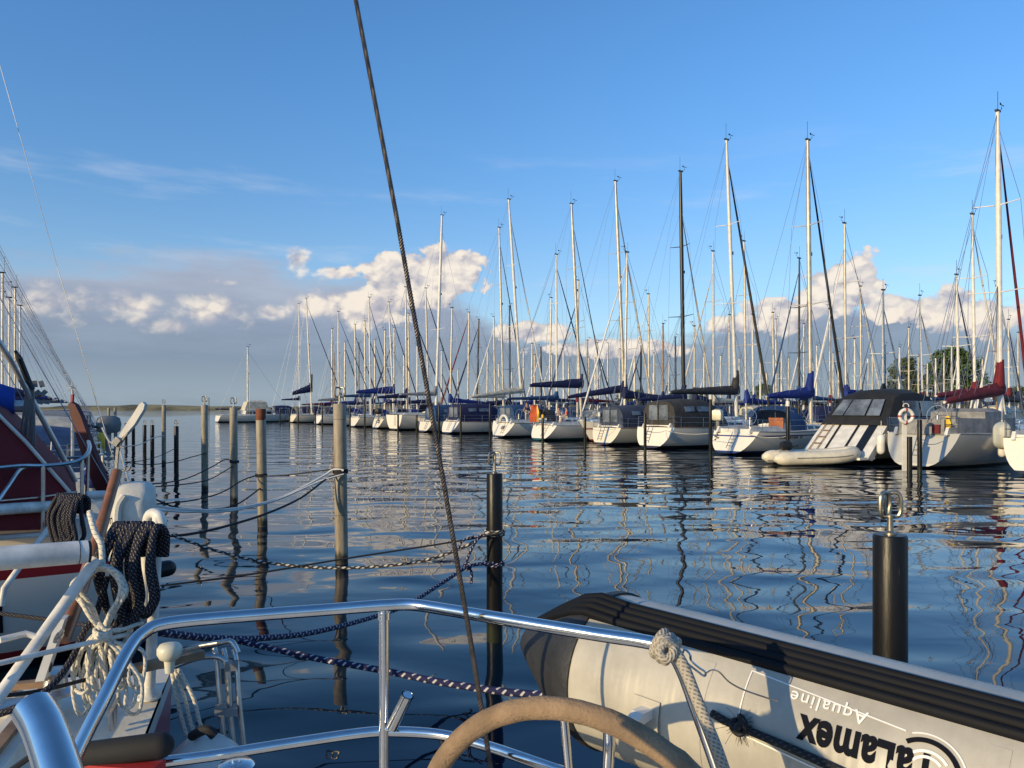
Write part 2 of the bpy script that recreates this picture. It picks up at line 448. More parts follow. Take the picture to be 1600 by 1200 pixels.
LEAF = mat('foliage', (.090, .150, .036), .8, var=.5, vscale=1.2)
LEAF2 = mat('foliage_olive', (.115, .145, .042), .8, var=.5, vscale=1.2)
BARK = mat('bark', (.10, .075, .05), .9, var=.3)
def leaf_cloud(mb, c, rx, ry, rz, n, size, rnd):
    c = Vector(c)
    for _ in range(n):
        while True:
            p = Vector((rnd.uniform(-1, 1), rnd.uniform(-1, 1), rnd.uniform(-1, 1)))
            if .25 < p.length < 1: break
        p = Vector((p.x * rx, p.y * ry, p.z * rz)) + c
        a = Vector((rnd.gauss(0, 1), rnd.gauss(0, 1), rnd.gauss(0, 1))).normalized() * size * rnd.uniform(.5, 1.2)
        b = a.orthogonal().normalized() * size * rnd.uniform(.4, .9)
        mb.add([p - a, p + b, p + a, p - b], [(0, 1, 2, 3)])
def tree(base, h, w, label, seed, m=LEAF, clumps=34, cat='tree', name='tree', group=None, trunk=True):
    rnd = random.Random(seed)
    e = empty(name, base, 0, label, cat, group)
    if trunk:
        t = MB()
        t.tube([(0, 0, -.5), (.1, 0, h * .3), (-.1, .1, h * .6), (0, 0, h * .85)], [w * .045, w * .035, w * .022, w * .008], 8)
        for k in range(7):
            a = rnd.uniform(0, 6.28); z = h * rnd.uniform(.25, .6)
            t.tube([(0, 0, z), (math.cos(a) * w * .18, math.sin(a) * w * .18, z + h * .12), (math.cos(a) * w * .34, math.sin(a) * w * .34, z + h * .22)], [w * .016, w * .011, w * .004], 6)
        t.build('trunk', BARK, e)
    c = MB()
    for k in range(clumps):
        z = rnd.uniform(.10 if not trunk else .16, .93)
        prof = math.sin(min(1, max(0.0, (z + .22) / 1.22)) * math.pi) ** .55 * rnd.uniform(.72, 1.12)
        a = rnd.uniform(0, 6.28); r = w * .5 * prof * math.sqrt(rnd.uniform(.05, .9))
        s = w * rnd.uniform(.06, .17)
        leaf_cloud(c, (math.cos(a) * r, math.sin(a) * r, z * h), s, s, s * .8, 105, w * .026, rnd)
    c.build('crown', m, e, smooth=0, fix=False)
    return e
def ptree(px, ytop, wpx, Y, ybase, label, seed, **kw):
    b = at(px, ybase, Y); top = at(px, ytop, Y)
    return tree(b, top.z - b.z, wpx / F * Y, label, seed, **kw)
ptree(1414, 556, 60, 262, 628, 'narrow olive-green tree behind the masts, beside the long orange roof', 3, m=LEAF2, clumps=105)
ptree(1492, 541, 92, 258, 628, 'broad round green tree rising behind the maroon boom cover', 5, clumps=150)
for i, (px, yt, w, lab) in enumerate([(1195, 600, 46, 'low dark bush on the bank behind the blue boom cover'), (1095, 606, 36, 'small olive bush on the bank just right of the black mast'),
                                      (988, 612, 60, 'wide low bush on the bank left of the black mast'), (1590, 604, 46, 'green bush on the bank by the right photo edge'),
                                      (1350, 612, 50, 'low bush on the bank left of the two trees')]):
    ptree(px, yt, w, 285, 630, lab, 20 + i, m=(LEAF, LEAF2)[i % 2], clumps=40, cat='bush', name='bush', trunk=False)
def shed():
    o = at(1425, 624, 268); e = empty('boat_shed', (o.x, o.y, 3.0), R(-14), 'long low shed with an orange tiled roof between the two trees', 'building')
    m_r = mat('orange_roof_tiles', (.42, .13, .06), .8, var=.25, vscale=1.0); m_w = mat('shed_wall', (.42, .36, .28), .85, var=.15)
    L_, D_ = 21.0, 8.0
    g = MB(); g.box((L_ / 2, 0, .9), (L_, D_, 3.0)); g.build('wall', m_w, e, smooth=0)
    g = MB(); g.prism([(-.4, -D_ / 2 - .5, 2.3), (-.4, 0, 5.0), (-.4, D_ / 2 + .5, 2.3)], (L_ + .8, 0, 0)); g.build('roof', m_r, e, smooth=0)
    for k in range(6):
        g = MB(); g.box((2 + k * 3.4, -D_ / 2 - .02, 1.1), (1.5, .08, 1.0)); g.build('window', M['win'], e, smooth=0)
shed()
# ------------------------------------------------------------------ sailing yachts
def lerp_tab(tab, u):
    for (a, x), (b, y) in zip(tab, tab[1:]):
        if u <= b: return x + (y - x) * (u - a) / (b - a)
    return tab[-1][1]
BEAM = [(0, .82), (.08, .87), (.2, .94), (.35, .99), (.5, 1.0), (.65, .91), (.78, .69), (.88, .43), (.95, .20), (1, .02)]
SHEER = [(0, .98), (.3, .94), (.55, .97), (.8, 1.07), (1, 1.2)]
KEEL = [(0, .04), (.06, -.08), (.2, -.30), (.5, -.45), (.8, -.25), (.93, -.05), (1, .10)]
def deck_z(fb, u): return fb * lerp_tab(SHEER, u)
def half(B, u): return B / 2 * lerp_tab(BEAM, u)
def hull_rings(L, B, fb, rake, beam=BEAM):
    us = [0, .03, .07, .13, .2, .3, .4, .5, .6, .7, .78, .85, .91, .96, 1.0]
    rings = []
    for u in us:
        w = B / 2 * lerp_tab(beam, u); zd = deck_z(fb, u); zb = lerp_tab(KEEL, u)
        ring = []; n = 9
        pts = []
        for j in range(n):
            a = math.pi / 2 * j / (n - 1)
            x = w * math.cos(a) ** .62 if j < n - 1 else 0.0
            z = zb + (zd - zb) * (1 - math.sin(a) ** 1.55)
            h = max(0, min(1, (z - zb) / (zd - zb)))
            yy = u * L + rake * h * (1 - u) ** 7 - (1 - h) * .11 * L * max(0, (u - .6) / .4) ** 3
            pts.append((x, yy, z))
        ring = [Vector((-x, y, z)) for x, y, z in pts] + [Vector(p) for p in pts[-2::-1]]
        rings.append(ring)
    return us, rings

def yacht(loc, rz, L, B, fb, hull, label, group=None, mast=None, boom=None, genoa=None, hood=None, detail=1, rake=.55,
          name='sailing_yacht', cat='sailing boat', rng=None, rig='wire', lift=0.0, wr=None):
    rng = rng or random.Random(int(loc[0] * 131 + loc[1] * 17))
    e = empty(name, (loc[0], loc[1], lift), rz, label, cat, group)
    us, rings = hull_rings(L, B, fb, rake)
    g = MB(); g.loft(rings, closed=False); g.f.append(tuple(range(len(rings[0]) - 1, -1, -1))); g.uv.append([(0, 0)] * len(rings[0])); g.mi.append(0)
    g.build('hull', HULLS[hull], e, smooth=32)
    # deck with camber, set in under a toe rail
    g = MB(); dr = []
    for u, r in zip(us, rings):
        a, b = r[0], r[-1]; zz = a.z - .015; w = b.x
        dr.append([Vector((-w * .985, a.y, zz)), Vector((-w * .5, a.y, zz + .05 * w)), Vector((0, a.y, zz + .07 * w)), Vector((w * .5, a.y, zz + .05 * w)), Vector((w * .985, a.y, zz))])
    g.loft(dr, closed=False); g.build('deck', M['deck'], e, smooth=40)
    if detail >= 1:
        g = MB()
        for s in (0, -1): g.tube([r[s] + Vector((0, 0, .012)) for r in rings], .028, 5)
        g.build('toe_rail', M['teak'] if rng.random() < .5 else M['alu'], e)
    # coachroof
    y0, y1 = .36 * L, .74 * L
    if mast: y1 = max(y1, min(.8 * L, mast['t'] + .9))
    g = MB(); cr = []
    n = 7
    for k in range(n):
        u = (y0 + (y1 - y0) * k / (n - 1)) / L; w = min(.33 * B, half(B, u) * .66) ; hh = .42 * (1 - (k / (n - 1)) ** 2.2 * .85)
        zd = deck_z(fb, u); y = u * L
        cr.append([Vector((-w, y, zd - .02)), Vector((-w * .92, y, zd + hh * .8)), Vector((-w * .6, y, zd + hh * .97)), Vector((0, y, zd + hh * 1.05)), Vector((w * .6, y, zd + hh * .97)), Vector((w * .92, y, zd + hh * .8)), Vector((w, y, zd - .02))])
    g.loft(cr, closed=False); fr = cr[0]; g.add(fr, [tuple(range(len(fr)))]); g.add(cr[-1], [tuple(range(len(fr) - 1, -1, -1))])
    cab = g.build('cabin', M['white'], e, smooth=30)
    if detail >= 1:
        for s in (1, -1):
            for k in ((1, 2), (3, 4)) if detail == 1 else ((1, 1.7), (2, 2.7), (3, 3.8)):
                def onside(kk, f):
                    i = int(kk); fr_ = kk - i
                    a = cr[i][0 if s < 0 else 6].lerp(cr[min(n - 1, i + 1)][0 if s < 0 else 6], fr_)
                    b = cr[i][1 if s < 0 else 5].lerp(cr[min(n - 1, i + 1)][1 if s < 0 else 5], fr_)
                    return a.lerp(b, f) + Vector((s * .006, 0, 0))
                q = [onside(k[0], .35), onside(k[1], .35), onside(k[1], .82), onside(k[0], .82)]
                g = MB(); g.prism(q, (s * .012, 0, 0)); g.build('window', M['win'], cab, smooth=0)
    # cockpit coamings and sole
    g = MB(); zc = deck_z(fb, .2)
    for s in (1, -1):
        g.box((s * .29 * B, .2 * L, zc + .13), (.13, .32 * L, .30), top=.9)
    g.box((0, .365 * L, zc + .1), (.55 * B, .1, .5)); g.box((0, .07 * L, zc + .06), (.56 * B, .12, .2))
    g.build('coaming', M['white'], e, smooth=0)
    g = MB(); g.box((0, .21 * L, zc + .045), (.48 * B, .29 * L, .05)); g.build('cockpit_sole', M['teak'], e, smooth=0)
    # mast
    W_ = MB()
    if mast:
        t = mast['t']; zt = mast['top']; rk = mast.get('rake', 0.0); r = mast.get('r', .10); lean = mast.get('lean', 0.0)
        zb = deck_z(fb, min(.9, t / L)) + .30
        def mp(f): return Vector((lean * f, t + rk * f, zb + (zt - zb) * f))
        mo_mb = MB(); mo_mb.tube([mp(k / 8) for k in range(9)], [r, r, r, r, r, r, r * .95, r * .85, r * .68], 10)
        mo = mo_mb.build('mast', mast.get('mat', M['alu']), e)
        sp_list = mast.get('spreaders', (.42, .70) if zt > 13 else (.52,))
        for f in sp_list:
            g = MB(); c = mp(f); ln = .36 * B * (1.0 if f < .6 else .78)
            g.tube([c + Vector((-ln, -.18, .06)), c, c + Vector((ln, -.18, .06))], [.02, .035, .02], 6); g.build('spreader', mast.get('mat', M['alu']), mo)
        g = MB(); c = mp(1.0)
        g.box(c + Vector((0, .02, .05)), (.12, .38, .08)); g.tube([c + Vector((.05, -.1, .05)), c + Vector((.05, -.1, .75 + .35 * rng.random()))], .012, 4)
        g.tube([c + Vector((0, .15, .06)), c + Vector((0, .42, .22)), c + Vector((0, .42, .34))], .014, 4)
        g.box(c + Vector((.02, .42, .40)), (.02, .42, .03)); g.box(c + Vector((.02, .26, .42)), (.02, .12, .10)); g.build('wind_vane', M['black'], mo, smooth=0)
        if detail >= 1:
            g = MB(); c = mp(.6) + Vector((0, r + .05, 0)); g.box(c, (.12, .12, .2)); g.build('mast_light', M['black'], mo, smooth=0)
        hs = mast.get('hoist', .93)
        bow = Vector((0, L * .985, deck_z(fb, 1) + .08))
        top_f = mp(hs)
        wr = wr or (.011 if detail >= 2 else .014)
        cw = half(B, t / L) * .93
        for s in (1, -1):
            prev = Vector((s * cw, t - .15, deck_z(fb, t / L)))
            for f in sp_list:
                ln = .36 * B * (1.0 if f < .6 else .78)
                tip = mp(f) + Vector((s * ln, -.18, .06)); W_.tube([prev, tip], wr, 4); prev = tip
            W_.tube([prev, mp(hs)], wr, 4); W_.tube([Vector((s * cw * .9, t - .4, deck_z(fb, t / L))), mp(sp_list[0]) - Vector((0, 0, .1))], wr, 4)
        st = Vector((0, .12, deck_z(fb, 0)))
        if mast.get('split'):
            j = mp(1.0).lerp(st, mast['split'])
            W_.tube([mp(1.0), j], wr, 4)
            for s in (1, -1): W_.tube([j, Vector((s * .36 * B, .1, deck_z(fb, 0)))], wr * (1.3 if s > 0 else 1), 4)
        else: W_.tube([mp(1.0), st], wr, 4)
        if genoa:
            gm, gr = genoa; g = MB(); a = bow.lerp(top_f, .05); b = bow.lerp(top_f, .97)
            g.tube([a.lerp(b, k / 10) for k in range(11)], [gr * q for q in (.55, .95, 1, .97, .92, .85, .78, .7, .6, .5, .3)], 8)
            g.build('furled_sail', gm, e)
            g = MB(); g.tube([bow, a], .02, 5); g.lathe([(.09, 0), (.11, .02), (.11, .12), (.09, .14)], bow + Vector((0, -.03, .05)), seg=10); g.build('furling_drum', M['steel_dull'], e)
        W_.tube([bow, top_f], wr, 4)
        if boom:
            bl, bz, bm, style = boom
            a = Vector((0, t - r - .05, bz)); b = Vector((0, t - bl, bz + .05 * rng.uniform(-1, 1) + style.get('drop', 0)))
            g = MB(); g.tube([a, b], [.07, .06], 8); bo = g.build('boom', mast.get('mat', M['alu']), e)
            if bm:
                g = MB(); hb = style.get('h', .62); rr_ = []
                tab = [(0, .32), (.04, .42), (.3, .60), (.6, .80), (.85, 1.0), (1, 1.08)]
                for k in range(13):
                    f = k / 12; p = b.lerp(a, f) + Vector((0, .10 if k == 0 else 0, 0)); hh = hb * lerp_tab(tab, f) * rng.uniform(.95, 1.05); w = .10 + .10 * f
                    zb_ = -.09
                    rr_.append([p + Vector((math.sin(q) * w * (1 - .45 * max(0, math.cos(q))), 0, zb_ + hh * (.5 + .5 * math.cos(q)) if True else 0)) for q in [2 * math.pi * i / 12 for i in range(12)]])
                # peak running up the mast
                pk = style.get('peak', .7)
                c = Vector((0, t, bz))
                rr_.append([c + Vector((math.sin(q) * .20, .16 * math.cos(q * 1) * 0 + .12, -.09 + (hb * 1.15) * (.5 + .5 * math.cos(q)))) for q in [2 * math.pi * i / 12 for i in range(12)]])
                g.loft(rr_, True, True, True)
                if pk:
                    rise = []
                    for f, w, yo in ((0, .24, -.22), (.35, .21, -.12), (.7, .17, -.04), (1, r + .03, 0)):
                        rise.append([Vector((math.cos(q) * w, t + yo * .9 + rk * 0 + math.sin(q) * (w + .10 * (1 - f)), bz + hb * .55 + (hb * .5 + pk) * f)) for q in [2 * math.pi * i / 10 for i in range(10)]])
                    g.loft(rise, True, True, True)
                g.build('sail_cover', bm, bo, smooth=50)
                for k in range(3 if detail >= 1 and not style.get('plain') else 0):
                    f = .2 + .27 * k; p = b.lerp(a, f); W_.tube([p + Vector((.12, 0, .1)), mp(.45)], .008, 4); W_.tube([p + Vector((-.12, 0, .1)), mp(.45)], .008, 4)
            W_.tube([b, mp(1.0)], wr * .8, 4)
            if not style.get('plain'): W_.tube([a.lerp(b, .35), Vector((0, t - .25, zb))], .03, 5)
            if not style.get('plain'): W_.tube([a.lerp(b, .8), Vector((0, max(.6, t - bl * .8), zc + .4))], .02, 5)
    W_.build('rigging', M[rig], e)
    # rails
    if detail >= 1:
        g = MB(); hh = .62; rs = .017 if detail >= 2 else .02
        for s in (1, -1):
            line = []
            for u in (.0, .09, .24, .39, .54, .69, .84):
                w = half(B, u) * .95; p = Vector((s * w, u * L + (rake if u == 0 else .03), deck_z(fb, u))); q = p + Vector((0, 0, hh))
                g.tube([p, q], rs, 5); line.append(q)
            for dz_ in (0, -.30):
                pts = [q + Vector((0, 0, dz_)) for q in line]; g.tube(pts, .009 if u else .02, 4)
            g.tube([line[0], line[1]], rs, 5)
            g.tube([line[0], Vector((s * .22 * B, rake - .12, line[0].z))], rs, 5)
            g.tube([line[0] - Vector((0, 0, .3)), Vector((s * .22 * B, rake - .12, line[0].z - .3)), Vector((s * .22 * B, rake - .12, line[0].z))], rs, 5)
            w = half(B, .93); p = Vector((s * w, .93 * L, deck_z(fb, .93)))
            g.tube([p, p + Vector((0, 0, hh)), Vector((0, L * 1.0, deck_z(fb, 1) + hh + .02))], rs, 5)
            g.tube([line[-1], p + Vector((0, 0, hh))], .009, 4)
        g.build('railing', M['steel_dull'], e)
    # canvas
    if hood:
        kind, hm = hood[0], hood[1]
        def arch(y, w, h, z0, lean=0.0, n=13, sq=.55):
            out = []
            for k in range(n):
                a = math.pi * k / (n - 1)
                cx = math.copysign(abs(math.cos(a)) ** sq, math.cos(a)); sz_ = math.sin(a) ** sq
                out.append(Vector((w * cx, y + lean * sz_, z0 + h * sz_)))
            return out
        zc0 = deck_z(fb, .3); w = .355 * B
        if kind == 'sprayhood':
            rr_ = [arch(.335 * L, w, 1.12, zc0 + .05, -.15), arch(.38 * L, w, 1.16, zc0 + .05, 0), arch(.44 * L, w * .97, .98, zc0 + .05), arch(.47 * L, w * .92, .62, zc0 + .05), arch(.49 * L, w * .86, .34, zc0 + .05)]
            g = MB(); g.loft(rr_, closed=False); hd = g.build('sprayhood', hm, e, smooth=50)
            for k in (3, 6, 9):
                g = MB(); up_ = Vector((0, .012, .016)); a, b = rr_[2], rr_[4]
                q = [a[k - 1].lerp(a[k], .2), a[k].lerp(a[k + 1], .8), b[k].lerp(b[k + 1], .8), b[k - 1].lerp(b[k], .2)]
                mid = [x.lerp(y, .5) for x, y in ((rr_[3][k - 1].lerp(rr_[3][k], .2), rr_[3][k - 1].lerp(rr_[3][k], .2)), (rr_[3][k].lerp(rr_[3][k + 1], .8), rr_[3][k].lerp(rr_[3][k + 1], .8)))]
                g.add([q[0] + up_, q[1] + up_, mid[1] + up_, mid[0] + up_, q[2] + up_, q[3] + up_], [(0, 1, 2, 3), (3, 2, 4, 5)]); g.build('hood_window', M['clear'], hd, smooth=0)
        else:
            hgt = hood[2] if len(hood) > 2 else 1.5
            rr_ = [arch(.07 * L, w * 1.02, hgt * .93, zc0, -.02), arch(.13 * L, w * 1.06, hgt * 1.0, zc0), arch(.22 * L, w * 1.06, hgt * 1.03, zc0), arch(.34 * L, w * 1.04, hgt * 1.0, zc0), arch(.41 * L, w, hgt * .82, zc0), arch(.47 * L, w * .95, hgt * .42, zc0), arch(.49 * L, w * .9, .3, zc0)]
            g = MB(); g.loft(rr_, closed=False); ap = rr_[0]; g.add(ap, [tuple(range(len(ap)))]); hd = g.build('cockpit_tent', hm, e, smooth=50)
            # rear window and side windows of vinyl
            c0 = sum(ap, Vector()) / len(ap)
            for x0, x1 in ((-.62, -.06), (.06, .62)):
                g = MB(); yq = -.02
                q = [Vector((x0 * w, .07 * L - .03, zc0 + .28 * hgt)), Vector((x1 * w, .07 * L - .03, zc0 + .28 * hgt)), Vector((x1 * w * .95, .07 * L - .05, zc0 + .80 * hgt)), Vector((x0 * w * .95, .07 * L - .05, zc0 + .80 * hgt))]
                g.prism(q, (0, -.012, 0)); g.build('tent_window', M['clear'], hd, smooth=0)
            for s, i0 in ((1, 0), (-1, 12)):
                for ya, yb in ((1, 2), (2, 3)):
                    def pt(ring, f):
                        k = 1 if s > 0 else 11; k2 = 3 if s > 0 else 9
                        return ring[k].lerp(ring[k2], f)
                    p0, p1 = rr_[ya], rr_[yb]
                    q = [pt(p0, .25).lerp(pt(p1, .25), .12), pt(p0, .25).lerp(pt(p1, .25), .88), pt(p0, .75).lerp(pt(p1, .75), .88), pt(p0, .75).lerp(pt(p1, .75), .12)]
                    q = [v + Vector((s * .05, 0, .01)) for v in q]
                    g = MB(); g.prism(q, (s * .012, 0, 0)); g.build('tent_window', M['clear'], hd, smooth=0)
    if detail >= 2:
        g = MB(); c = Vector((0, .17 * L, zc + .75)); rot = Matrix.Rotation(R(80), 3, 'X')
        g.torus(c, .42, .018, rot, 28, 6)
        for k in range(5):
            a = 2 * math.pi * k / 5; g.tube([c, c + rot @ Vector((.42 * math.cos(a), .42 * math.sin(a), 0))], .01, 4)
        g.tube([c + Vector((0, .02, -.75)), c + Vector((0, .02, 0))], [.09, .06], 8); g.build('steering_wheel', M['steel_dull'], e)
        # ladder folded against the transom
        g = MB(); xo = rng.choice((-.35, .0, .3))
        tz = deck_z(fb, 0)
        def on_tr(x, h): return Vector((x, rake * h - .03, .04 + (tz - .04) * h))
        for x in (xo - .17, xo + .17): g.tube([on_tr(x, .25), on_tr(x, 1.0), on_tr(x, 1.0) + Vector((0, .1, .12))], .014, 5)
        for h in (.35, .5, .65, .8): g.tube([on_tr(xo - .17, h), on_tr(xo + .17, h)], .013, 5)
        g.build('swim_ladder', M['steel_dull'], e)
    return e

def capsule(mb, a, b, r, seg=12):
    a = Vector(a); b = Vector(b); ax = (b - a).normalized(); pts = []; rs = []
    for k in range(5):
        q = math.pi / 2 * k / 4; pts.append(a - ax * r * math.cos(q)); rs.append(max(.002, r * math.sin(q)))
    for k in range(5):
        q = math.pi / 2 * k / 4; pts.append(b + ax * r * math.sin(q)); rs.append(max(.002, r * math.cos(q)))
    mb.tube(pts, rs, seg)
def fender(p, label, mt='white', l=.55, r=.13, group='fenders hanging along hulls'):
    e = empty('fender', p, 0, label, 'fender', group)
    g = MB(); capsule(g, (0, 0, r), (0, 0, l), r); g.tube([(0, 0, l + r - .02), (0, 0, l + r + .06)], .035, 8); g.build('body', M[mt], e)
    g = MB(); g.tube([(0, 0, l + r + .05), (.02, .02, l + r + .55)], .012, 5); g.build('lanyard', M['white'], e)
    return e
def outboard(p, rz, label, cowl='black', s=1.0, group=None):
    e = empty('outboard_motor', p, rz, label, 'outboard motor', group)
    g = MB(); g.loft([[Vector((x * w * s, y * l * s, z * s)) for x, y in ((-1, -1), (1, -1), (1.1, .2), (.7, 1), (-.7, 1), (-1.1, .2))] for w, l, z in ((.12, .16, 0), (.16, .22, .05), (.17, .24, .22), (.14, .21, .36), (.07, .12, .41))], True, True, True); g.build('cowling', M[cowl], e, smooth=45)
    g = MB(); g.tube([(0, 0, 0), (0, 0, -.55 * s)], [.07 * s, .05 * s], 8); g.box((0, -.05 * s, -.5 * s), (.03 * s, .34 * s, .05 * s)); g.tube([(0, -.18 * s, -.62 * s), (0, .14 * s, -.62 * s)], [.03 * s, .045 * s], 8); g.build('leg', M['grey_pl'], e)
    g = MB()
    for k in range(3):
        a = 2.09 * k; g.box((math.cos(a) * .07 * s, -.2 * s, -.62 * s + math.sin(a) * .07 * s), (.06 * s, .012 * s, .06 * s), Matrix.Rotation(a, 3, 'Y'))
    g.build('propeller', M['black'], e, smooth=0)
    g = MB(); g.tube([(0, .2 * s, .12 * s), (0, .55 * s, .2 * s)], .022 * s, 6); g.build('tiller_arm', M['black'], e)
    return e
# ------------------------------------------------------------------ the far row of boats, sterns towards us
def row_pt(px, off=0.0):
    """point on the line of sterns seen at column px"""
    r = (px - 800) / F; c = 60.0 - off
    X = r * c / (1 + 1.83 * r); return Vector((X, c - 1.83 * X, 0))
def mast_on(px_base, stern, heading):
    """distance forward of the stern where the boat's centre line crosses column px_base"""
    r = (px_base - 800) / F
    return (r * stern.y - stern.x) / (heading.x - r * heading.y)
FRONT = 'yachts moored stern-out along the far side'
SHIPS = {}
def front(key, px_left, B, L, fb, hull, label, m=None, boom=None, genoa=None, hood=None, rake=.55, detail=2, off=0.0):
    s = row_pt(px_left, off) - DF * B * .37
    mm = None
    if m:
        pb, pt, yt, r, mt = m
        t = mast_on(pb, s, NF); base = s + NF * t; top = at(pt, yt, base.y)
        ybase = 600
        mm = dict(t=t, top=top.z, rake=(pt - pb) / F * base.y / NF.x * 1.0, r=r, mat=M[mt], hoist=.93)
        L = max(L, t + 3.6)
        if boom: boom = (min(boom[0], t - .2), *boom[1:])
        if genoa and len(genoa) == 3:
            # height up the mast where the furled sail starts
            mm['hoist'] = genoa[2]; genoa = genoa[:2]
    e = yacht(s, RZ_F, L, B, fb, hull, label, FRONT, mm, boom, genoa, hood, detail, rake)
    SHIPS[key] = (e, s, L, B, fb, mm)
    return e
front('edge', 1563, 3.0, 9.5, 1.35, 'white', 'white yacht cut off by the right photo edge, rounded transom with a grey sail emblem', hood=('sprayhood', M['navy']))
front('maroon', 1378, 3.5, 11, 1.42, 'grey', 'grey-hulled yacht with maroon boom cover, maroon furled foresail and grey cockpit side cloths', (1563, 1555, 177, .125, 'alu_white'),
      (5.4, 3.05, M['maroon'], dict(h=.62, peak=.95, drop=-.35)), (M['maroon'], .075, .96), None, rake=.75)
front('blueboom', 1104, 3.5, 11.5, 1.22, 'blueline', 'white yacht with bright royal-blue boom cover and blue sprayhood, lettering on its side', (1267, 1260, 221, .13, 'alu_warm'),
      (4.2, 3.05, M['blue'], dict(h=.62, peak=.85)), (M['black_canvas'], .085, .97), ('sprayhood', M['teal']), rake=.8)
front('greytent', 989, 3.6, 12, 1.30, 'white', 'white yacht with charcoal cockpit tent and long charcoal boom cover', (1151, 1131, 224, .115, 'alu_white'),
      (6.4, 3.35, M['charcoal'], dict(h=.60, peak=.9)), (M['charcoal'], .10, .94), ('tent', M['charcoal'], 1.72), rake=.55)
front('slatetent', 921, 3.2, 11, 1.16, 'cream', 'cream yacht with slate-blue cockpit tent and a tall black mast', (1069, 1062, 270, .14, 'spar_black'),
      (4.6, 3.0, M['navy'], dict(h=.5, peak=.55)), (M['alu_warm'], .07, .85), ('tent', M['slate'], 1.5), rake=.45)
front('people', 824, 3.4, 11.5, 1.15, 'greenline', 'white yacht with people in the open cockpit, slim navy boom cover and red ensign', (977, 960, 287, .14, 'alu_warm'),
      (6.2, 3.75, M['navy'], dict(h=.62, peak=.75, drop=-.5)), (M['alu_warm'], .085, .93), None, rake=.7)
front('navyboom', 764, 3.3, 11.5, 1.22, 'white', 'white yacht with tall navy boom cover and a white arched stern seat', (908.5, 892, 322, .135, 'alu_warm'),
      (5.8, 4.25, M['navy'], dict(h=.80, peak=.35)), (M['slate'], .05, .92), ('sprayhood', M['charcoal']), rake=.75)
front('creamboom', 686, 3.4, 11.5, 1.18, 'white', 'white yacht with navy cockpit tent and rumpled cream boom cover', (816.5, 795, 316, .14, 'alu_white'),
      (6.2, 4.0, M['cream_canvas'], dict(h=.62, peak=.6, drop=-.5)), (M['alu_white'], .075, .93), ('tent', M['navy'], 1.72), rake=.6)
front('bluetent', 651, 3.1, 10.5, 1.1, 'cream', 'white yacht with bright blue cockpit tent, behind the dark leaning backstay wire', (787, 780, 357, .12, 'alu_warm'),
      (4.0, 3.6, M['cream_canvas'], dict(h=.5, peak=.4)), (M['slate'], .07, .93), ('tent', M['teal'], 1.7), rake=.5)
front('boxy', 604, 4.6, 12, 1.72, 'white', 'broad high-sided white yacht, flat stern, tallest mast left of centre', (681, 690, 335, .17, 'alu_white'),
      (4.6, 3.9, M['grey_canvas'], dict(h=.5, peak=.5)), None, ('sprayhood', M['navy']), rake=.05)
front('navyhood', 579, 3.0, 10.5, 1.2, 'cream', 'cream yacht with navy boom cover and stern outboard, left of the broad white yacht', (636, 634, 449, .12, 'alu_warm'),
      (4.2, 3.7, M['navy'], dict(h=.6, peak=.5)), (M['navy'], .09, .93), ('sprayhood', M['navy']), detail=1)
front('bluecover', 543, 3.2, 10.5, 1.25, 'cream', 'cream yacht under a bright blue boom cover, just right of the tall pale post', (615, 608.5, 473, .12, 'alu_white'),
      (5.4, 4.4, M['blue'], dict(h=.95, peak=.2)), (M['navy'], .08, .95), ('sprayhood', M['blue']), detail=1)
front('orange', 519, 3.1, 10, 1.2, 'white', 'white yacht with an orange life raft, half behind the tall pale post', (579, 577, 465, .12, 'alu_white'),
      (4.2, 4.0, M['teal'], dict(h=.6, peak=.3)), (M['navy'], .08, .95), None, detail=1)
front('lowwhite', 489, 3.1, 10, 1.3, 'white', 'white yacht with a bare grey cover, just left of the tall pale post', (529, 528.5, 487, .12, 'alu_white'),
      (3.6, 3.6, M['grey_canvas'], dict(h=.5, peak=.3)), (M['navy'], .07, .95), ('sprayhood', M['grey_canvas']), detail=1)
front('navylong', 450, 3.3, 10.5, 1.3, 'cream', 'yacht with long low navy boom cover at the left end of the far row', (487, 480, 467, .14, 'alu_white'),
      (9.5, 5.2, M['navy'], dict(h=1.3, peak=1.6, drop=-.5)), (M['navy'], .09, .95), ('sprayhood', M['navy']), detail=1)
front('lastbare', 418, 3.3, 10, 1.4, 'cream', 'yacht with navy tent and slim silver mast, next to the motor-sailer ending the row', (468, 467, 475, .11, 'alu_white'),
      (3.6, 4.0, M['navy'], dict(h=.5, peak=.3)), None, ('tent', M['navy'], 1.6), detail=1)
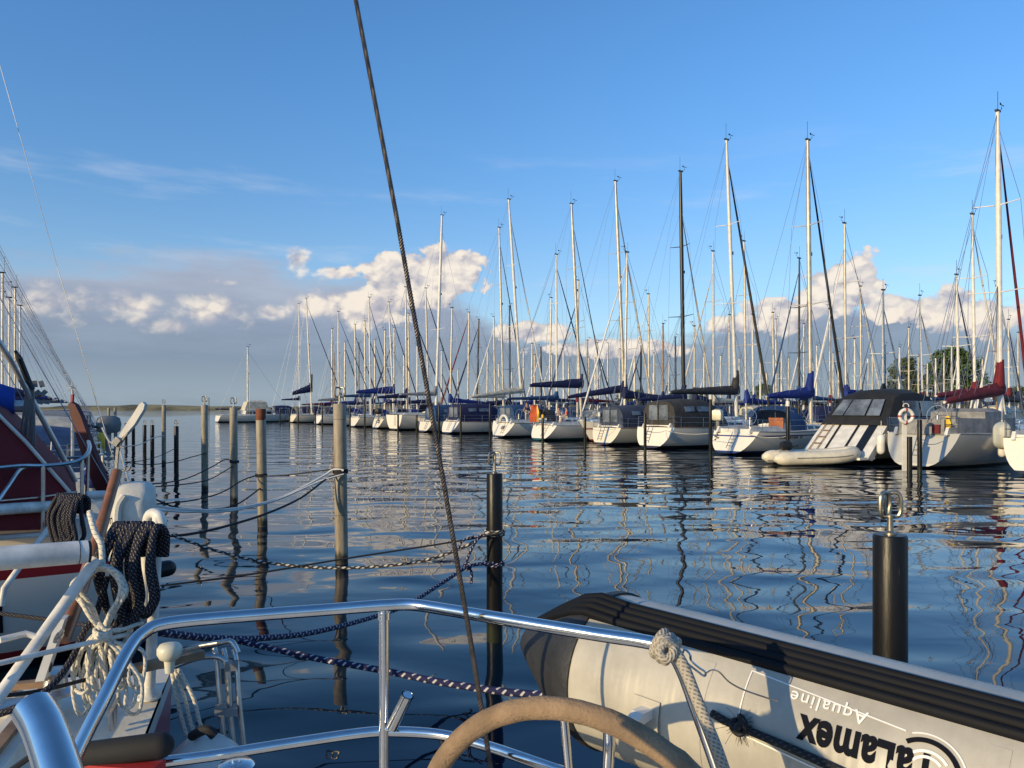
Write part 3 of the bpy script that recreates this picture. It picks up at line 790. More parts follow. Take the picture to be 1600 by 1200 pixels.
# the flybridge boat that ends the row
def end_boat():
    s = at(338, HY, 130); s.z = 0; t0 = mast_on(387, s, NF)
    e = yacht(s, RZ_F, 13, 3.6, 1.2, 'white', 'white motor-sailer with stacked wheelhouse and one pale mast, ending the far row on the left', FRONT,
              dict(t=t0, top=at(387, 538, 128).z, r=.15, mat=M['alu_warm'], rake=0, spreaders=(.5,)), None, None, None, 1, .3, name='motor_sailer', cat='motor sailer')
    g = MB(); g.loft([[Vector((x * w, y, z)) for x, y in ((-1, a), (1, a), (1, b), (-1, b))] for w, a, b, z in ((1.3, 4.4, 9.4, 1.15), (1.25, 4.6, 9.1, 2.0), (1.4, 4.3, 9.4, 2.05), (1.4, 4.3, 9.4, 2.15))], True, True, True)
    g.build('wheelhouse', M['white'], e, smooth=0)
    g = MB(); g.loft([[Vector((x * w, y, z)) for x, y in ((-1, a), (1, a), (1, b), (-1, b))] for w, a, b, z in ((1.2, 4.4, 8.6, 2.15), (1.05, 4.9, 8.2, 3.5), (.7, 5.4, 7.6, 3.75))], True, True, True)
    g.build('flybridge_cover', M['cream_canvas'], e, smooth=0)
    for k in range(4):
        g = MB(); g.box((1.285, 5.1 + k * 1.15, 1.62), (.06, .85, .45)); g.build('window', M['win'], e, smooth=0)
    g = MB(); g.loft([[Vector((-.6 + x * w, 2.2 + y, 2.25 + z)) for x, z in ((-1, .1), (0, -.12), (1, .1), (0, .12))] for y, w in ((-2.2, .04), (-1, .3), (.8, .34), (1.9, .1))], True, True, True); g.build('furled_awning', M['navy'], e, smooth=0)
end_boat()

# ---- details on front boats
def local_to_world(key, v):
    e, s, L, B, fb, mm = SHIPS[key]; m = Matrix.Rotation(RZ_F, 3, 'Z'); return Vector((s.x, s.y, 0)) + m @ Vector(v)
def text_mesh(txt, size, bold=0.0, spacing=1.0):
    c = bpy.data.curves.new('t', 'FONT'); c.body = txt; c.size = size; c.offset = bold; c.space_character = spacing; c.resolution_u = 4
    o = bpy.data.objects.new('t', c); COL.objects.link(o)
    dg = bpy.context.evaluated_depsgraph_get(); me = bpy.data.meshes.new_from_object(o.evaluated_get(dg))
    vs = [v.co.copy() for v in me.vertices]; fs = [tuple(p.vertices) for p in me.polygons]
    bpy.data.objects.remove(o); bpy.data.curves.remove(c); bpy.data.meshes.remove(me)
    return vs, fs
INK = mat('dark_lettering', (.008, .009, .014), .9, var=0, spec=.1)
INK_W = mat('white_lettering', (.80, .79, .76), .45, var=0)
def side_text(key, txt, size, u, z, bold=.006):
    e, s, L, B, fb, mm = SHIPS[key]
    vs, fs = text_mesh(txt, size, bold, 1.15); out = []
    for v in vs:
        y = u * L + v.x; zz = z + v.y; uu = y / L
        w = half(B, uu); zd = deck_z(fb, uu); zb = lerp_tab(KEEL, uu)
        h = (zz - zb) / (zd - zb); a = math.asin(max(0, min(1, (1 - h))) ** (1 / 1.55)); out.append(Vector((w * math.cos(a) ** .62 + .015, y, zz)))
    g = MB(); g.add(out, fs); g.build('lettering', INK, e, smooth=0, fix=False)
side_text('blueboom', 'COMFORTINA  42', .21, .20, .80)
def transom_text(key, txt, size, x, h, bold=.004):
    e, s, L, B, fb, mm = SHIPS[key]; rk = .75
    vs, fs = text_mesh(txt, size, bold, 1.1); tz = deck_z(fb, 0)
    w = max(v.x for v in vs)
    rk = {'edge': .55, 'maroon': .75, 'blueboom': .8, 'greytent': .55, 'people': .7, 'slatetent': .45, 'navyboom': .75, 'creamboom': .6}[key]
    out = [Vector((x + v.x - w / 2, rk * ((h * tz + v.y) - .04) / (tz - .04) - .015, h * tz + v.y)) for v in vs]
    g = MB(); g.add(out, fs); g.build('lettering', INK, e, smooth=0, fix=False)
def emblem():
    e, s, L, B, fb, mm = SHIPS['edge']; tz = deck_z(fb, 0)
    g = MB()
    for tri in (((.05, .28), (.05, .95), (-.42, .30)), ((.12, .28), (.12, .85), (.42, .30))):
        q = [Vector((x + .2, .55 * (z - .04) / (tz - .04) - .02, z)) for x, z in tri]; g.prism(q, (0, -.01, 0))
    q = [Vector((x + .2, .55 * (z - .04) / (tz - .04) - .02, z)) for x, z in ((-.45, .22), (.45, .22), (.3, .15), (-.3, .15))]; g.prism(q, (0, -.01, 0))
    g.build('sail_emblem', M['grey_pl'], e, smooth=0)
emblem()
# transom fittings: grey hatch on the navy-boom boat, arched seat, cream outboard box, etc.
def fit(key, mb, name, m): return mb.build(name, m, SHIPS[key][0], smooth=45)
g = MB(); g.torus((-.15, .75, 1.25), .55, .12, Matrix.Rotation(R(90), 3, 'X'), 20, 8, 0, math.pi); fit('navyboom', g, 'stern_arch', M['white'])
g = MB(); g.box((.15, .40, .85), (.30, .06, .30), Matrix.Rotation(R(-32), 3, 'X')); fit('navyboom', g, 'hatch', M['grey_pl'])
g = MB(); g.box((-1.05, .5, 1.75), (.16, .5, .62)); fit('people', g, 'rail_locker', M['white'])
g = MB(); g.tube([(-.9, .6, 1.15), (-.9, .6, 1.85)], .015, 5); g.box((-.9, .6, 2.0), (.2, .06, .26)); fit('slatetent', g, 'horseshoe_light', M['white'])
# grey side cloths on the maroon boat
for s in (1, -1):
    e, sp, L, B, fb, mm = SHIPS['maroon']; g = MB(); q0 = []; q1 = []
    for k in range(9):
        u = .05 + .40 * k / 8; w = half(B, u) * .955; z = deck_z(fb, u)
        q0.append(Vector((s * w, u * L + .05, z + .05))); q1.append(Vector((s * (w + .03 * math.sin(k * 2)), u * L + .05, z + .64)))
    g.loft([q0, q1], closed=False); fit('maroon', g, 'side_cloth', M['grey_canvas'])
g = MB(); g.loft([[Vector((x * .9, .9 + y * .28, z)) for x, y in ((-1, -1), (1, -1), (1, 1), (-1, 1))] for z in (1.35, 1.95)], True, True, True); fit('maroon', g, 'stern_bench', M['grey_canvas'])
g = MB(); g.loft([[Vector((x * w, 4.6 + y * l, z)) for x, y in ((-1, -1), (1, -1), (1, 1), (-1, 1))] for w, l, z in ((1.15, .9, 1.5), (1.1, .85, 2.25), (.8, .6, 2.4))], True, True, True); fit('maroon', g, 'windscreen', M['grey_canvas'])
g = MB(); g.box((.62, .62, 1.58), (.30, .22, .34)); fit('maroon', g, 'red_locker', M['maroon'])
# cockpit details on the blue boom boat
g = MB(); g.box((.75, 3.2, 1.62), (.9, .06, .55)); fit('blueboom', g, 'washboard', mat('varnished_board', (.38, .13, .05), .4, var=.2))
# outboards on rails
def rail_outboard(key, v, label, cowl, s=1.0): p = local_to_world(key, v); return outboard(p, RZ_F + .4, label, cowl, s, 'outboard motors on stern rails')
rail_outboard('blueboom', (-1.15, .75, 1.75), 'cream outboard motor on the stern rail of the blue-boomed yacht', 'cream', 1.5)
rail_outboard('navyhood', (.4, .3, 1.75), 'dark outboard motor on the stern left of the broad white yacht', 'black', 1.6)
g = MB(); rr = []
for k in range(9):
    a = math.pi * k / 8; rr.append([Vector((x, .5 + .55 * math.cos(a) * 0 + y, 1.9 + .42 * math.sin(a))) for x, y in ((-1.1 * math.cos(a), -.3), (-1.1 * math.cos(a), .5))])
p = local_to_world('orange', (.5, .55, 1.35)); g = MB(); capsule(g, (-.45, 0, .34), (.45, 0, .34), .33); e = empty('life_raft', p, RZ_F, 'orange life raft canister on the stern beside the tall pale post', 'life raft')
g.build('canister', M['orange'], e); g = MB(); g.box((0, 0, -.03), (.9, .5, .1)); g.build('cradle', M['steel_dull'], e, smooth=0)
# fenders
e_, s_, L_, B_, fb_, mm_ = SHIPS['maroon']
for k, (u, lab) in enumerate(((.30, 'white fender hanging by the cockpit of the grey-hulled yacht'), (.335, 'white fender, the one nearer the bow of the pair on the grey hull'))):
    p = local_to_world('maroon', (half(B_, u) + .15, u * L_, .40 - .0 * k)); fender(p, lab, 'white', .62, .15)
fender(local_to_world('maroon', (-half(B_, .02) - .15, .5, .45)), 'white fender at the far stern corner of the grey-hulled yacht', 'white', .7, .17)
fender(local_to_world('edge', (-half(3.0, .2) - .2, 1.4, .85)), 'big cream fender on the far side of the yacht at the photo edge', 'cream', .75, .30)
fender(local_to_world('blueboom', (half(3.5, .42) + .2, 5.6, .25)), 'black round fender on the side of the blue-boomed yacht', 'black', .3, .32)
# ensign on the people boat
def ensign():
    p = local_to_world('people', (-.9, .35, 1.2)); e = empty('ensign', p, RZ_F, 'red and yellow ensign drooping from the stern of the yacht with people', 'flag')
    g = MB(); g.tube([(0, 0, 0), (-.15, -.3, 1.5)], .02, 6); g.build('staff', M['white'], e)
    g = MB(); rows = []
    for k in range(8):
        f = k / 7; rows.append([Vector((-.14 + .07 * math.sin(f * 7 + j) + j * .10, -.28 + .09 * j + .05 * math.sin(j * 2 + f * 5), 1.42 - 1.25 * f)) for j in range(6)])
    g.loft(rows, closed=False)
    g.mi = [0 if (i % 5) < 4 else 1 for i in range(len(g.f))]
    g.build('cloth', [M['orange'], M['yellow']], e, smooth=60)
ensign()

# ---- motor cruiser with the black canopy
def cruiser():
    s = row_pt(1252, .5) - DF * 1.7; L, B, fb = 10.5, 3.5, 1.3
    e = empty('motor_cruiser', (s.x, s.y, 0), RZ_F, 'white motor cruiser with sloping striped stern under a black canopy', 'motor boat', FRONT)
    us, rings = hull_rings(L, B, fb, 1.15, beam=[(0, .92), (.2, .98), (.5, 1), (.7, .88), (.85, .55), (1, .02)])
    g = MB(); g.loft(rings, closed=False); n = len(rings[0]); g.add(rings[0], [tuple(range(n - 1, -1, -1))]); g.build('hull', HULLS['white'], e, smooth=30)
    g = MB(); dr = [[r[0] - Vector((0, 0, .01)), Vector((0, r[0].y, r[0].z + .06)), r[-1] - Vector((0, 0, .01))] for r in rings]; g.loft(dr, closed=False); g.build('deck', M['deck'], e)
    g = MB(); rr_ = []
    for y, w, z in ((3.2, 1.5, 1.95), (5.0, 1.45, 2.0), (7.2, 1.0, 1.75), (8.8, .5, 1.45)):
        rr_.append([Vector((-w, y, 1.2)), Vector((-w * .9, y, z)), Vector((0, y, z + .08)), Vector((w * .9, y, z)), Vector((w, y, 1.2))])
    g.loft(rr_, closed=False); g.add(rr_[0], [(0, 1, 2, 3, 4)]); g.build('cabin', M['white'], e, smooth=30)
    # stern moulding rising to the canopy: sloping panel with dark inlays
    def sl(x, h): return Vector((x, -.25 + 1.75 * h, .28 + 1.42 * h))
    g = MB(); q = [sl(-1.62, 0), sl(1.62, 0), sl(1.55, 1), sl(-1.55, 1)]; g.prism(q, (0, .35, -.12)); pan = g.build('stern_panel', M['white'], e, smooth=0)
    for x0, x1, mm in ((-.62, -.52, 'black'), (.26, .37, 'black'), (.78, 1.18, 'win')):
        g = MB(); q = [sl(x0, .2), sl(x1, .2), sl(x1 - .04, .97), sl(x0 - .04, .97)]; q = [v + Vector((0, -.012, .012)) for v in q]; g.prism(q, (0, -.012, .012)); g.build('dark_inlay', M[mm], pan, smooth=0)
    g = MB(); q = [sl(-.62, .15), sl(.37, .15), sl(.37, .2), sl(-.62, .2)]; q = [v + Vector((0, -.012, .012)) for v in q]; g.prism(q, (0, -.012, .012)); g.build('dark_inlay', M['black'], pan, smooth=0)
    g = MB(); q = [(-1.55, -.75, .22), (1.55, -.75, .22), (1.62, .3, .22), (-1.62, .3, .22)]; g.prism(q, (0, 0, .10)); g.build('swim_platform', M['white'], e, smooth=0)
    g = MB()
    for x in (-1.30, -.92): g.tube([sl(x, .05) + Vector((0, -.06, .05)), sl(x, .95) + Vector((0, -.06, .05))], .022, 6)
    for h in (.15, .35, .55, .75): g.box(sl(-1.11, h) + Vector((0, -.07, .06)), (.40, .09, .04))
    g.build('boarding_ladder', M['teak'], e, smooth=0)
    # canopy
    def sec(y, w, z0, z1, cr=.18, top=.80):
        return [Vector((-w, y, z0)), Vector((-w * .97, y, z0 + (z1 - z0) * .5)), Vector((-w * top, y, z1 - .06)), Vector((-w * top * .6, y, z1 + cr * .6)), Vector((0, y, z1 + cr)), Vector((w * top * .6, y, z1 + cr * .6)), Vector((w * top, y, z1 - .06)), Vector((w * .97, y, z0 + (z1 - z0) * .5)), Vector((w, y, z0))]
    low = [Vector((x, 1.35 + .15 * abs(x) * 0, 1.66)) for x in (-1.60, -1.5, -1.2, -.6, 0, .6, 1.2, 1.5, 1.60)]
    rings2 = [low, sec(1.45, 1.60, 1.62, 1.80, .02, .97), sec(2.6, 1.60, 1.6, 2.95, .12), sec(3.2, 1.60, 1.6, 3.12, .16), sec(4.6, 1.58, 1.6, 3.18, .16), sec(5.9, 1.50, 1.65, 3.0, .12), sec(7.0, 1.35, 1.7, 2.15, .06)]
    g = MB(); g.loft(rings2, closed=False); cp = g.build('canopy', M['black_canvas'], e, smooth=40)
    def slope(x, h):
        a = rings2[1]; b = rings2[2]; y = a[4].y + (b[4].y - a[4].y) * h; z = 1.84 + (3.0 - 1.84) * h
        return Vector((x, y - .05, z + .02))
    for x0, x1 in ((-1.15, -.62), (-.55, .42), (.52, 1.12)):
        g = MB(); q = [slope(x0, .18), slope(x1, .18), slope(x1 * .88, .80), slope(x0 * .88, .80)]; g.prism(q, (0, -.03, .02)); g.build('canopy_window', M['clear'], cp, smooth=0)
    for y0, y1 in ((2.9, 4.2), (4.4, 5.6)):
        for s in (1, -1):
            q = [Vector((s * 1.565, y0, 2.02)), Vector((s * 1.565, y1, 2.02)), Vector((s * 1.46, y1, 2.72)), Vector((s * 1.46, y0, 2.72))]
            g = MB(); g.prism(q, (s * .06, 0, 0.02)); g.build('canopy_window', M['clear'], cp, smooth=0)
    g = MB()
    for s in (1, -1): g.tube(smooth_path([(s * 1.5, 2.0, 1.4), (s * 1.55, 4, 1.95), (s * 1.3, 7.5, 2.1), (s * .4, 10, 2.2), (0, 10.4, 2.2)], 5), .02, 6)
    g.build('railing', M['steel_dull'], e)
cruiser()

# ---- inflatable behind the cruiser
def inflatable():
    a = at(1206, HY, 32.6); a.z = 0; L = 3.75
    e = empty('inflatable_dinghy', (a.x, a.y, 0), R(-90) + R(4), 'cream inflatable dinghy afloat behind the black-canopied motor cruiser', 'inflatable boat')
    tubec = mat('inflatable_fabric', (.70, .65, .52), .5, var=.1)
    g = MB(); pts = smooth_path([(-.62, -.15, .30), (-.64, 1.2, .32), (-.62, 2.5, .36), (-.42, 3.25, .44), (0, 3.55, .50), (.42, 3.25, .44), (.62, 2.5, .36), (.64, 1.2, .32), (.62, -.15, .30)], 6)
    r = [.29] * len(pts); r[0] = .10; r[1] = .22; r[-1] = .10; r[-2] = .22
    g.tube(pts, r, 14); g.build('tube', tubec, e)
    g = MB(); g.tube([p + Vector((.285 * (1 if p.x > 0 else -1) if abs(p.x) > .3 else 0, .0 if abs(p.x) > .3 else .235, .02)) for p in pts[4:-4]], .025, 6); g.build('rubbing_strake', M['grey_pl'], e)
    g = MB(); g.box((0, .55, .42), (1.0, .06, .42)); g.build('transom', M['grey_pl'], e, smooth=0)
    g = MB(); g.box((0, 1.5, .16), (.9, 3.0, .05)); g.build('floor', M['grey_pl'], e, smooth=0)
    g = MB(); g.box((0, 1.5, .50), (1.1, .26, .05)); g.build('thwart', M['teak'], e, smooth=0)
    m = Matrix.Rotation(R(-86), 3, 'Z'); p = Vector((a.x, a.y, 0)) + m @ Vector((0, .62, .78)); p.z = .62
    outboard(p, R(-86), 'black outboard motor on the stern of the cream inflatable dinghy', 'black', .95)
inflatable()

# ---- lifebuoy on its pole at the grey-hulled boat
def lifebuoy():
    p = at(1413, HY, 29.6); p.z = 0
    e = empty('lifebuoy_stand', p, 0, 'pale lifebuoy post standing in the water behind the grey-hulled yacht', 'post')
    g = MB(); g.box((0, 0, 1.0), (.15, .08, 2.4)); g.build('board', M['alu_white'], e, smooth=0)
    g = MB(); g.tube([(.24, .12, -1), (.24, .12, 1.3)], .12, 10); g.build('pile', M['black'], e)
    b = empty('lifebuoy', p + Vector((0, -.14, 2.1)), 0, 'white lifebuoy ring with red bands hanging on the pale post', 'lifebuoy')
    rot = Matrix.Rotation(R(90), 3, 'X')
    g = MB(); g.torus((0, 0, 0), .25, .068, rot, 32, 10); g.build('ring', M['white'], b)
    for k in range(4):
        g = MB(); a = R(90 * k); g.torus((0, 0, 0), .25, .073, rot, 4, 10, a - .13, a + .13); g.build('band', M['red'], b)
    g = MB(); g.torus((0, .02, .38), .11, .018, rot, 14, 6, -.2, math.pi + .2); g.build('grab_loop', M['white'], b)
lifebuoy()
def gull_lamp():
    pass
# yellow life jacket and white lamp on the maroon boat's rail
e = empty('life_jacket', local_to_world('maroon', (.95, .85, 1.62)), RZ_F, 'yellow life jacket hung on the stern rail of the grey-hulled yacht', 'life jacket')
g = MB(); g.loft([[Vector((x * w * .55, y * .06, z * .62)) for x, y in ((-1, -1), (0, -1.3), (1, -1), (1, 1), (-1, 1))] for w, z in ((.16, 0), (.24, .12), (.22, .35), (.14, .5), (.18, .66), (.08, .78))], True, True, True); g.build('vest', M['yellow'], e, smooth=50)
g = MB(); g.box((0, -.0, .14), (.28, .17, .03)); g.build('strap', M['black'], e, smooth=0)
# ------------------------------------------------------------------ people
def skin_mesh(name, verts, edges, radii, m, parent, levels=1):
    me = bpy.data.meshes.new(name); me.from_pydata([tuple(v) for v in verts], edges, [])
    o = bpy.data.objects.new(name, me); COL.objects.link(o)
    md = o.modifiers.new('skin', 'SKIN'); md.use_smooth_shade = True
    for i, r in enumerate(radii):
        sv = me.skin_vertices[0].data[i]; rr = r if isinstance(r, tuple) else (r, r); sv.radius = rr; sv.use_root = (i == 0)
    sb = o.modifiers.new('sub', 'SUBSURF'); sb.levels = levels; sb.render_levels = levels
    dg = bpy.context.evaluated_depsgraph_get(); nm = bpy.data.meshes.new_from_object(o.evaluated_get(dg))
    bpy.data.objects.remove(o); bpy.data.meshes.remove(me)
    nm.materials.clear(); nm.materials.append(m)
    o = bpy.data.objects.new(name, nm); COL.objects.link(o); nm.shade_smooth(); o.parent = parent; return o
def person(loc, rz, label, shirt, trousers, seated=True):
    e = empty('person', loc, rz, label, 'person')
    # pelvis 0.45 m above the soles' level when seated
    z = .47 if seated else .92
    V = [(0, 0, z), (0, .02, z + .22), (0, .03, z + .42), (0, .02, z + .53), (0, .05, z + .60), (0, .07, z + .70), (0, .05, z + .78)]
    E_ = [(0, 1), (1, 2), (2, 3), (3, 4), (4, 5), (5, 6)]; Rr = [(.15, .12), (.14, .10), (.17, .10), .06, .07, .09, .065]
    for s in (1, -1):
        b = len(V)
        if seated:
            V += [(s * .09, .10, z), (s * .12, .46, z + .04), (s * .12, .50, .10), (s * .12, .62, .04)]
            arm = [(s * .21, .03, z + .42), (s * .27, .10, z + .17), (s * .17, .32, z + .13), (s * .15, .40, z + .13)]
        else:
            V += [(s * .09, 0, z - .06), (s * .10, .02, .50), (s * .11, -.01, .09), (s * .11, .14, .04)]
            arm = [(s * .21, .02, z + .42), (s * .26, .04, z + .14), (s * .20, .24, z + .06), (s * .18, .32, z + .06)]
        E_ += [(0, b), (b, b + 1), (b + 1, b + 2), (b + 2, b + 3)]; Rr += [.09, .065, .045, .04]
        a = len(V); V += arm; E_ += [(2, a), (a, a + 1), (a + 1, a + 2), (a + 2, a + 3)]; Rr += [.06, .045, .034, .028]
    body = skin_mesh('body', V, E_, Rr, M['skin'], e)
    # fingers and thumb, small skinned chains rooted in the palm
    for s in (1, -1):
        hx = V[7 + 4 + 3] if s > 0 else V[-1]; hv = Vector(hx)
        for k in range(4):
            off = Vector(((k - 1.5) * .018, .02, 0)); skin_mesh('hand', [hv + off, hv + off + Vector((0, .045 - .005 * abs(k - 1), -.01)), hv + off + Vector((0, .075, -.035))], [(0, 1), (1, 2)], [.009, .008, .007], M['skin'], e, 1)
        skin_mesh('hand', [hv + Vector((-s * .02, -.01, 0)), hv + Vector((-s * .045, .02, -.005)), hv + Vector((-s * .045, .045, -.02))], [(0, 1), (1, 2)], [.01, .009, .008], M['skin'], e, 1)
    sh = [(0, .0, z + .04), (0, .02, z + .22), (0, .03, z + .43)]; se = [(0, 1), (1, 2)]; sr = [(.17, .13), (.165, .12), (.19, .115)]
    for s in (1, -1):
        b = len(sh); sh += [(s * .21, .03, z + .42), (s * .255, .08, z + .24)]; se += [(2, b), (b, b + 1)]; sr += [.075, .065]
    skin_mesh('shirt', sh, se, sr, shirt, e)
    tv = [(0, 0, z)]; te = []; tr = [(.165, .135)]
    for s in (1, -1):
        b = len(tv)
        tv += ([(s * .09, .10, z), (s * .12, .46, z + .04), (s * .12, .49, .2)] if seated else [(s * .09, 0, z - .06), (s * .10, .02, .50), (s * .11, -.01, .14)])
        te += [(0, b), (b, b + 1), (b + 1, b + 2)]; tr += [.10, .08, .06]
    skin_mesh('trousers', tv, te, tr, trousers, e)
    g = MB(); c = Vector((0, .055, z + .75)); g.lathe([(.002, .075), (.05, .06), (.085, .02), (.10, -.03), (.098, -.07)], c - Vector((0, .015, 0)), seg=14); g.build('hair', M['hair'], e)
    g = MB(); f = Vector((0, .055 + .095, z + .70)); g.prism([f + Vector((-.012, 0, -.015)), f + Vector((.012, 0, -.015)), f + Vector((0, 0, .03))], (0, .022, -.008)); g.build('nose', M['skin'], e)
    for s in (1, -1):
        g = MB(); g.lathe([(.002, .006), (.012, 0), (.002, -.006)], f + Vector((s * .032, -.01, .03)), seg=8); g.build('eye', M['hair'], e)
        g = MB(); g.lathe([(.002, .02), (.016, 0), (.002, -.02)], c + Vector((s * .095, 0, -.05)), seg=8); g.build('ear', M['skin'], e)
    g = MB(); g.box(f + Vector((0, -.008, -.04)), (.045, .01, .008)); g.build('mouth', M['red'], e, smooth=0)
    return e
SHIRT_R = mat('red_shirt', (.60, .05, .03), .85, var=.12); SHIRT_W = mat('white_shirt', (.68, .66, .62), .85, var=.1); SHIRT_B = mat('blue_shirt', (.03, .04, .14), .85, var=.1)
TROU = mat('pale_trousers', (.45, .42, .38), .85, var=.1); TROU2 = mat('dark_trousers', (.04, .04, .05), .85, var=.1)
person(local_to_world('people', (.75, 2.2, 1.25)), RZ_F + R(150), 'person in a red shirt sitting in the cockpit under the slim navy boom cover', SHIRT_R, TROU)
person(local_to_world('people', (-.75, 2.6, 1.25)), RZ_F - R(110), 'person in a white shirt sitting in the cockpit opposite the red shirt', SHIRT_W, TROU2)
person(local_to_world('navyboom', (.55, 2.6, 1.22)), RZ_F + R(90), 'person in a dark blue shirt standing in the cockpit beside the white stern arch', SHIRT_B, TROU, seated=False)

# ------------------------------------------------------------------ posts
def post_mat(name, a, b, wet, rings=.6):
    m = bpy.data.materials.new(name); m.use_nodes = True; t = NT(m.node_tree); bs = t.n['Principled BSDF']
    oc = t.node('ShaderNodeTexCoord').outputs['Object']; x, y, z = t.sep(oc)
    n = t.noise(t.xyz(t.m('MULTIPLY', x, 9.0), t.m('MULTIPLY', y, 9.0), t.m('MULTIPLY', z, 1.4)), 1.0, 7, .65)
    c = t.mix(t.ss(n, .32, .68), (*a, 1), (*b, 1))
    zz = t.m('ADD', z, t.m('MULTIPLY', n, .22))
    c = t.mix(t.m('SUBTRACT', 1.0, t.ss(zz, .22, .34)), c, (*wet, 1))
    ring = t.m('LESS_THAN', t.m('FRACT', t.m('MULTIPLY', z, 1.35)), .02); c = t.mix(t.m('MULTIPLY', ring, rings), c, (.08, .07, .06, 1))
    drip = t.noise(t.xyz(t.m('MULTIPLY', x, 26.0), t.m('MULTIPLY', y, 26.0), t.m('MULTIPLY', z, 1.1)), 1.0, 5, .7)
    c = t.mix(t.m('MULTIPLY', t.ss(drip, .62, .74), t.m('MULTIPLY', t.ss(z, .5, 1.6), .30)), c, (.40, .38, .33, 1))
    t.link(c, bs.inputs['Base Color']); bs.inputs['Roughness'].default_value = .6
    bn = t.node('ShaderNodeBump'); bn.inputs['Strength'].default_value = .5; bn.inputs['Distance'].default_value = .01; t.link(n, bn.inputs['Height']); t.link(bn.outputs[0], bs.inputs['Normal'])
    return m
POST_B = post_mat('black_post', (.004, .004, .005), (.010, .009, .009), (.020, .024, .014), 0.0); POST_B.node_tree.nodes['Principled BSDF'].inputs['Roughness'].default_value = .36; POST_B.node_tree.nodes['Principled BSDF'].inputs['Specular IOR Level'].default_value = .3
POST_G = post_mat('grey_post', (.19, .155, .105), (.37, .325, .245), (.018, .020, .013))
CAPS = {'rust': mat('rusty_cap', (.22, .07, .03), .8, var=.3), 'white': M['white'], 'yellow': M['yellow']}
BRASSY = mat('worn_hook_steel', (.42, .38, .30), .35, metal=.9, var=.2, vscale=18)
def post(x, y, top, r, kind, label, group, cap=None, hook=True, lean=(0, 0), seg=20):
    e = empty('mooring_post', (x, y, 0), 0, label, 'mooring post', group)
    m = {'black': POST_B, 'grey': POST_G}[kind]
    g = MB(); L_ = Vector((lean[0], lean[1], 0))
    g.tube([L_ * ((z + 1.5) / (top + 1.5)) + Vector((0, 0, z)) for z in (-1.5, 0, .3, top * .5, top - .012, top)], [r, r, r, r, r, r * .93], seg); g.build('shaft', m, e, smooth=50)
    T = L_ + Vector((0, 0, top))
    if cap:
        g = MB(); g.tube([T - Vector((0, 0, .22)), T + Vector((0, 0, .01))], r * 1.03, seg); g.build('cap', CAPS[cap], e)
    if hook:
        g = MB(); k = r / .082; g.lathe([(.030 * k, 0), (.030 * k, .01), (.016 * k, .02), (.014 * k, .10 * k)], T, seg=12)
        def loop(c, yaw):
            u = Vector((math.cos(yaw), math.sin(yaw), 0)); pts = []
            for i in range(28):
                a = 2 * math.pi * i / 28; cx = math.copysign(abs(math.cos(a)) ** .55, math.cos(a)); sz_ = math.copysign(abs(math.sin(a)) ** .75, math.sin(a))
                pts.append(c + u * (cx * .036 * k) + Vector((0, 0, sz_ * .062 * k)))
            g.tube(pts, .011 * k, 8, closed=True)
        loop(T + Vector((-.026 * k, 0, .15 * k)), .5); loop(T + Vector((.026 * k, .02 * k, .15 * k)), -.35)
        g.build('hook', BRASSY, e)
    return e
# our own side of the channel
P0 = Vector((1.95, 3.96, 0)); P1 = Vector((-.18, 7.93, 0)); P2 = Vector((-2.62, 11.9, 0)); P3 = Vector((-5.06, 15.65, 0)); P4 = Vector((-7.05, 19.5, 0)); P5 = Vector((-8.95, 22.4, 0))
NEARG = 'mooring posts along our own berths'
post(P0.x, P0.y, 1.75, .083, 'black', 'nearest black mooring post with steel double hook, right of the grey dinghy', NEARG, seg=40)
post(P1.x, P1.y, 1.73, .083, 'black', 'black mooring post with double hook behind the bend of the stainless rail', NEARG, seg=32)
post(P2.x, P2.y, 2.47, .098, 'grey', 'nearest pale weathered post, white and dark ropes tied round it', NEARG, lean=(-.05, 0), seg=28)
post(P3.x, P3.y, 2.38, .098, 'grey', 'pale weathered post with a rusty red cap', NEARG, cap='rust', hook=False, lean=(-.06, 0))
post(P4.x, P4.y, 2.42, .095, 'grey', 'pale post left of the rusty-capped one, hook on top', NEARG, lean=(-.02, 0))
post(P5.x, P5.y, 2.50, .095, 'grey', 'pale post second left of the rusty-capped one, against the far shore', NEARG, lean=(-.02, 0))
for px, Y, yt, k, lab in [(275.5, 29.5, 666, 'black', 'black post just right of the slim pale post, shorter than it'), (256, 33, 633, 'grey', 'slim pale post at the left, tallest of the thin ones there'),
                          (238, 36, 664, 'black', 'black post left of the slim pale post, right one of a close pair'), (226, 38.5, 664, 'black', 'black post left of the slim pale post, left one of a close pair'),
                          (208.5, 44, 656, 'black', 'thin dark post left of the close black pair'), (197, 50, 661, 'black', 'thin dark post beside the white wind vane'),
                          (180, 52, 637, 'grey', 'thin pale post on the left by the wind vane, right of two'), (170, 55, 637, 'grey', 'thin pale post on the left by the wind vane, left of two'),
                          (181.5, 62, 655, 'black', 'thin dark post seen between the maroon rudder blade and the wind vane')]:
    p = at(px, yt, Y); post(p.x, p.y, p.z, .088, k, lab, NEARG, hook=(Y < 40), seg=12)
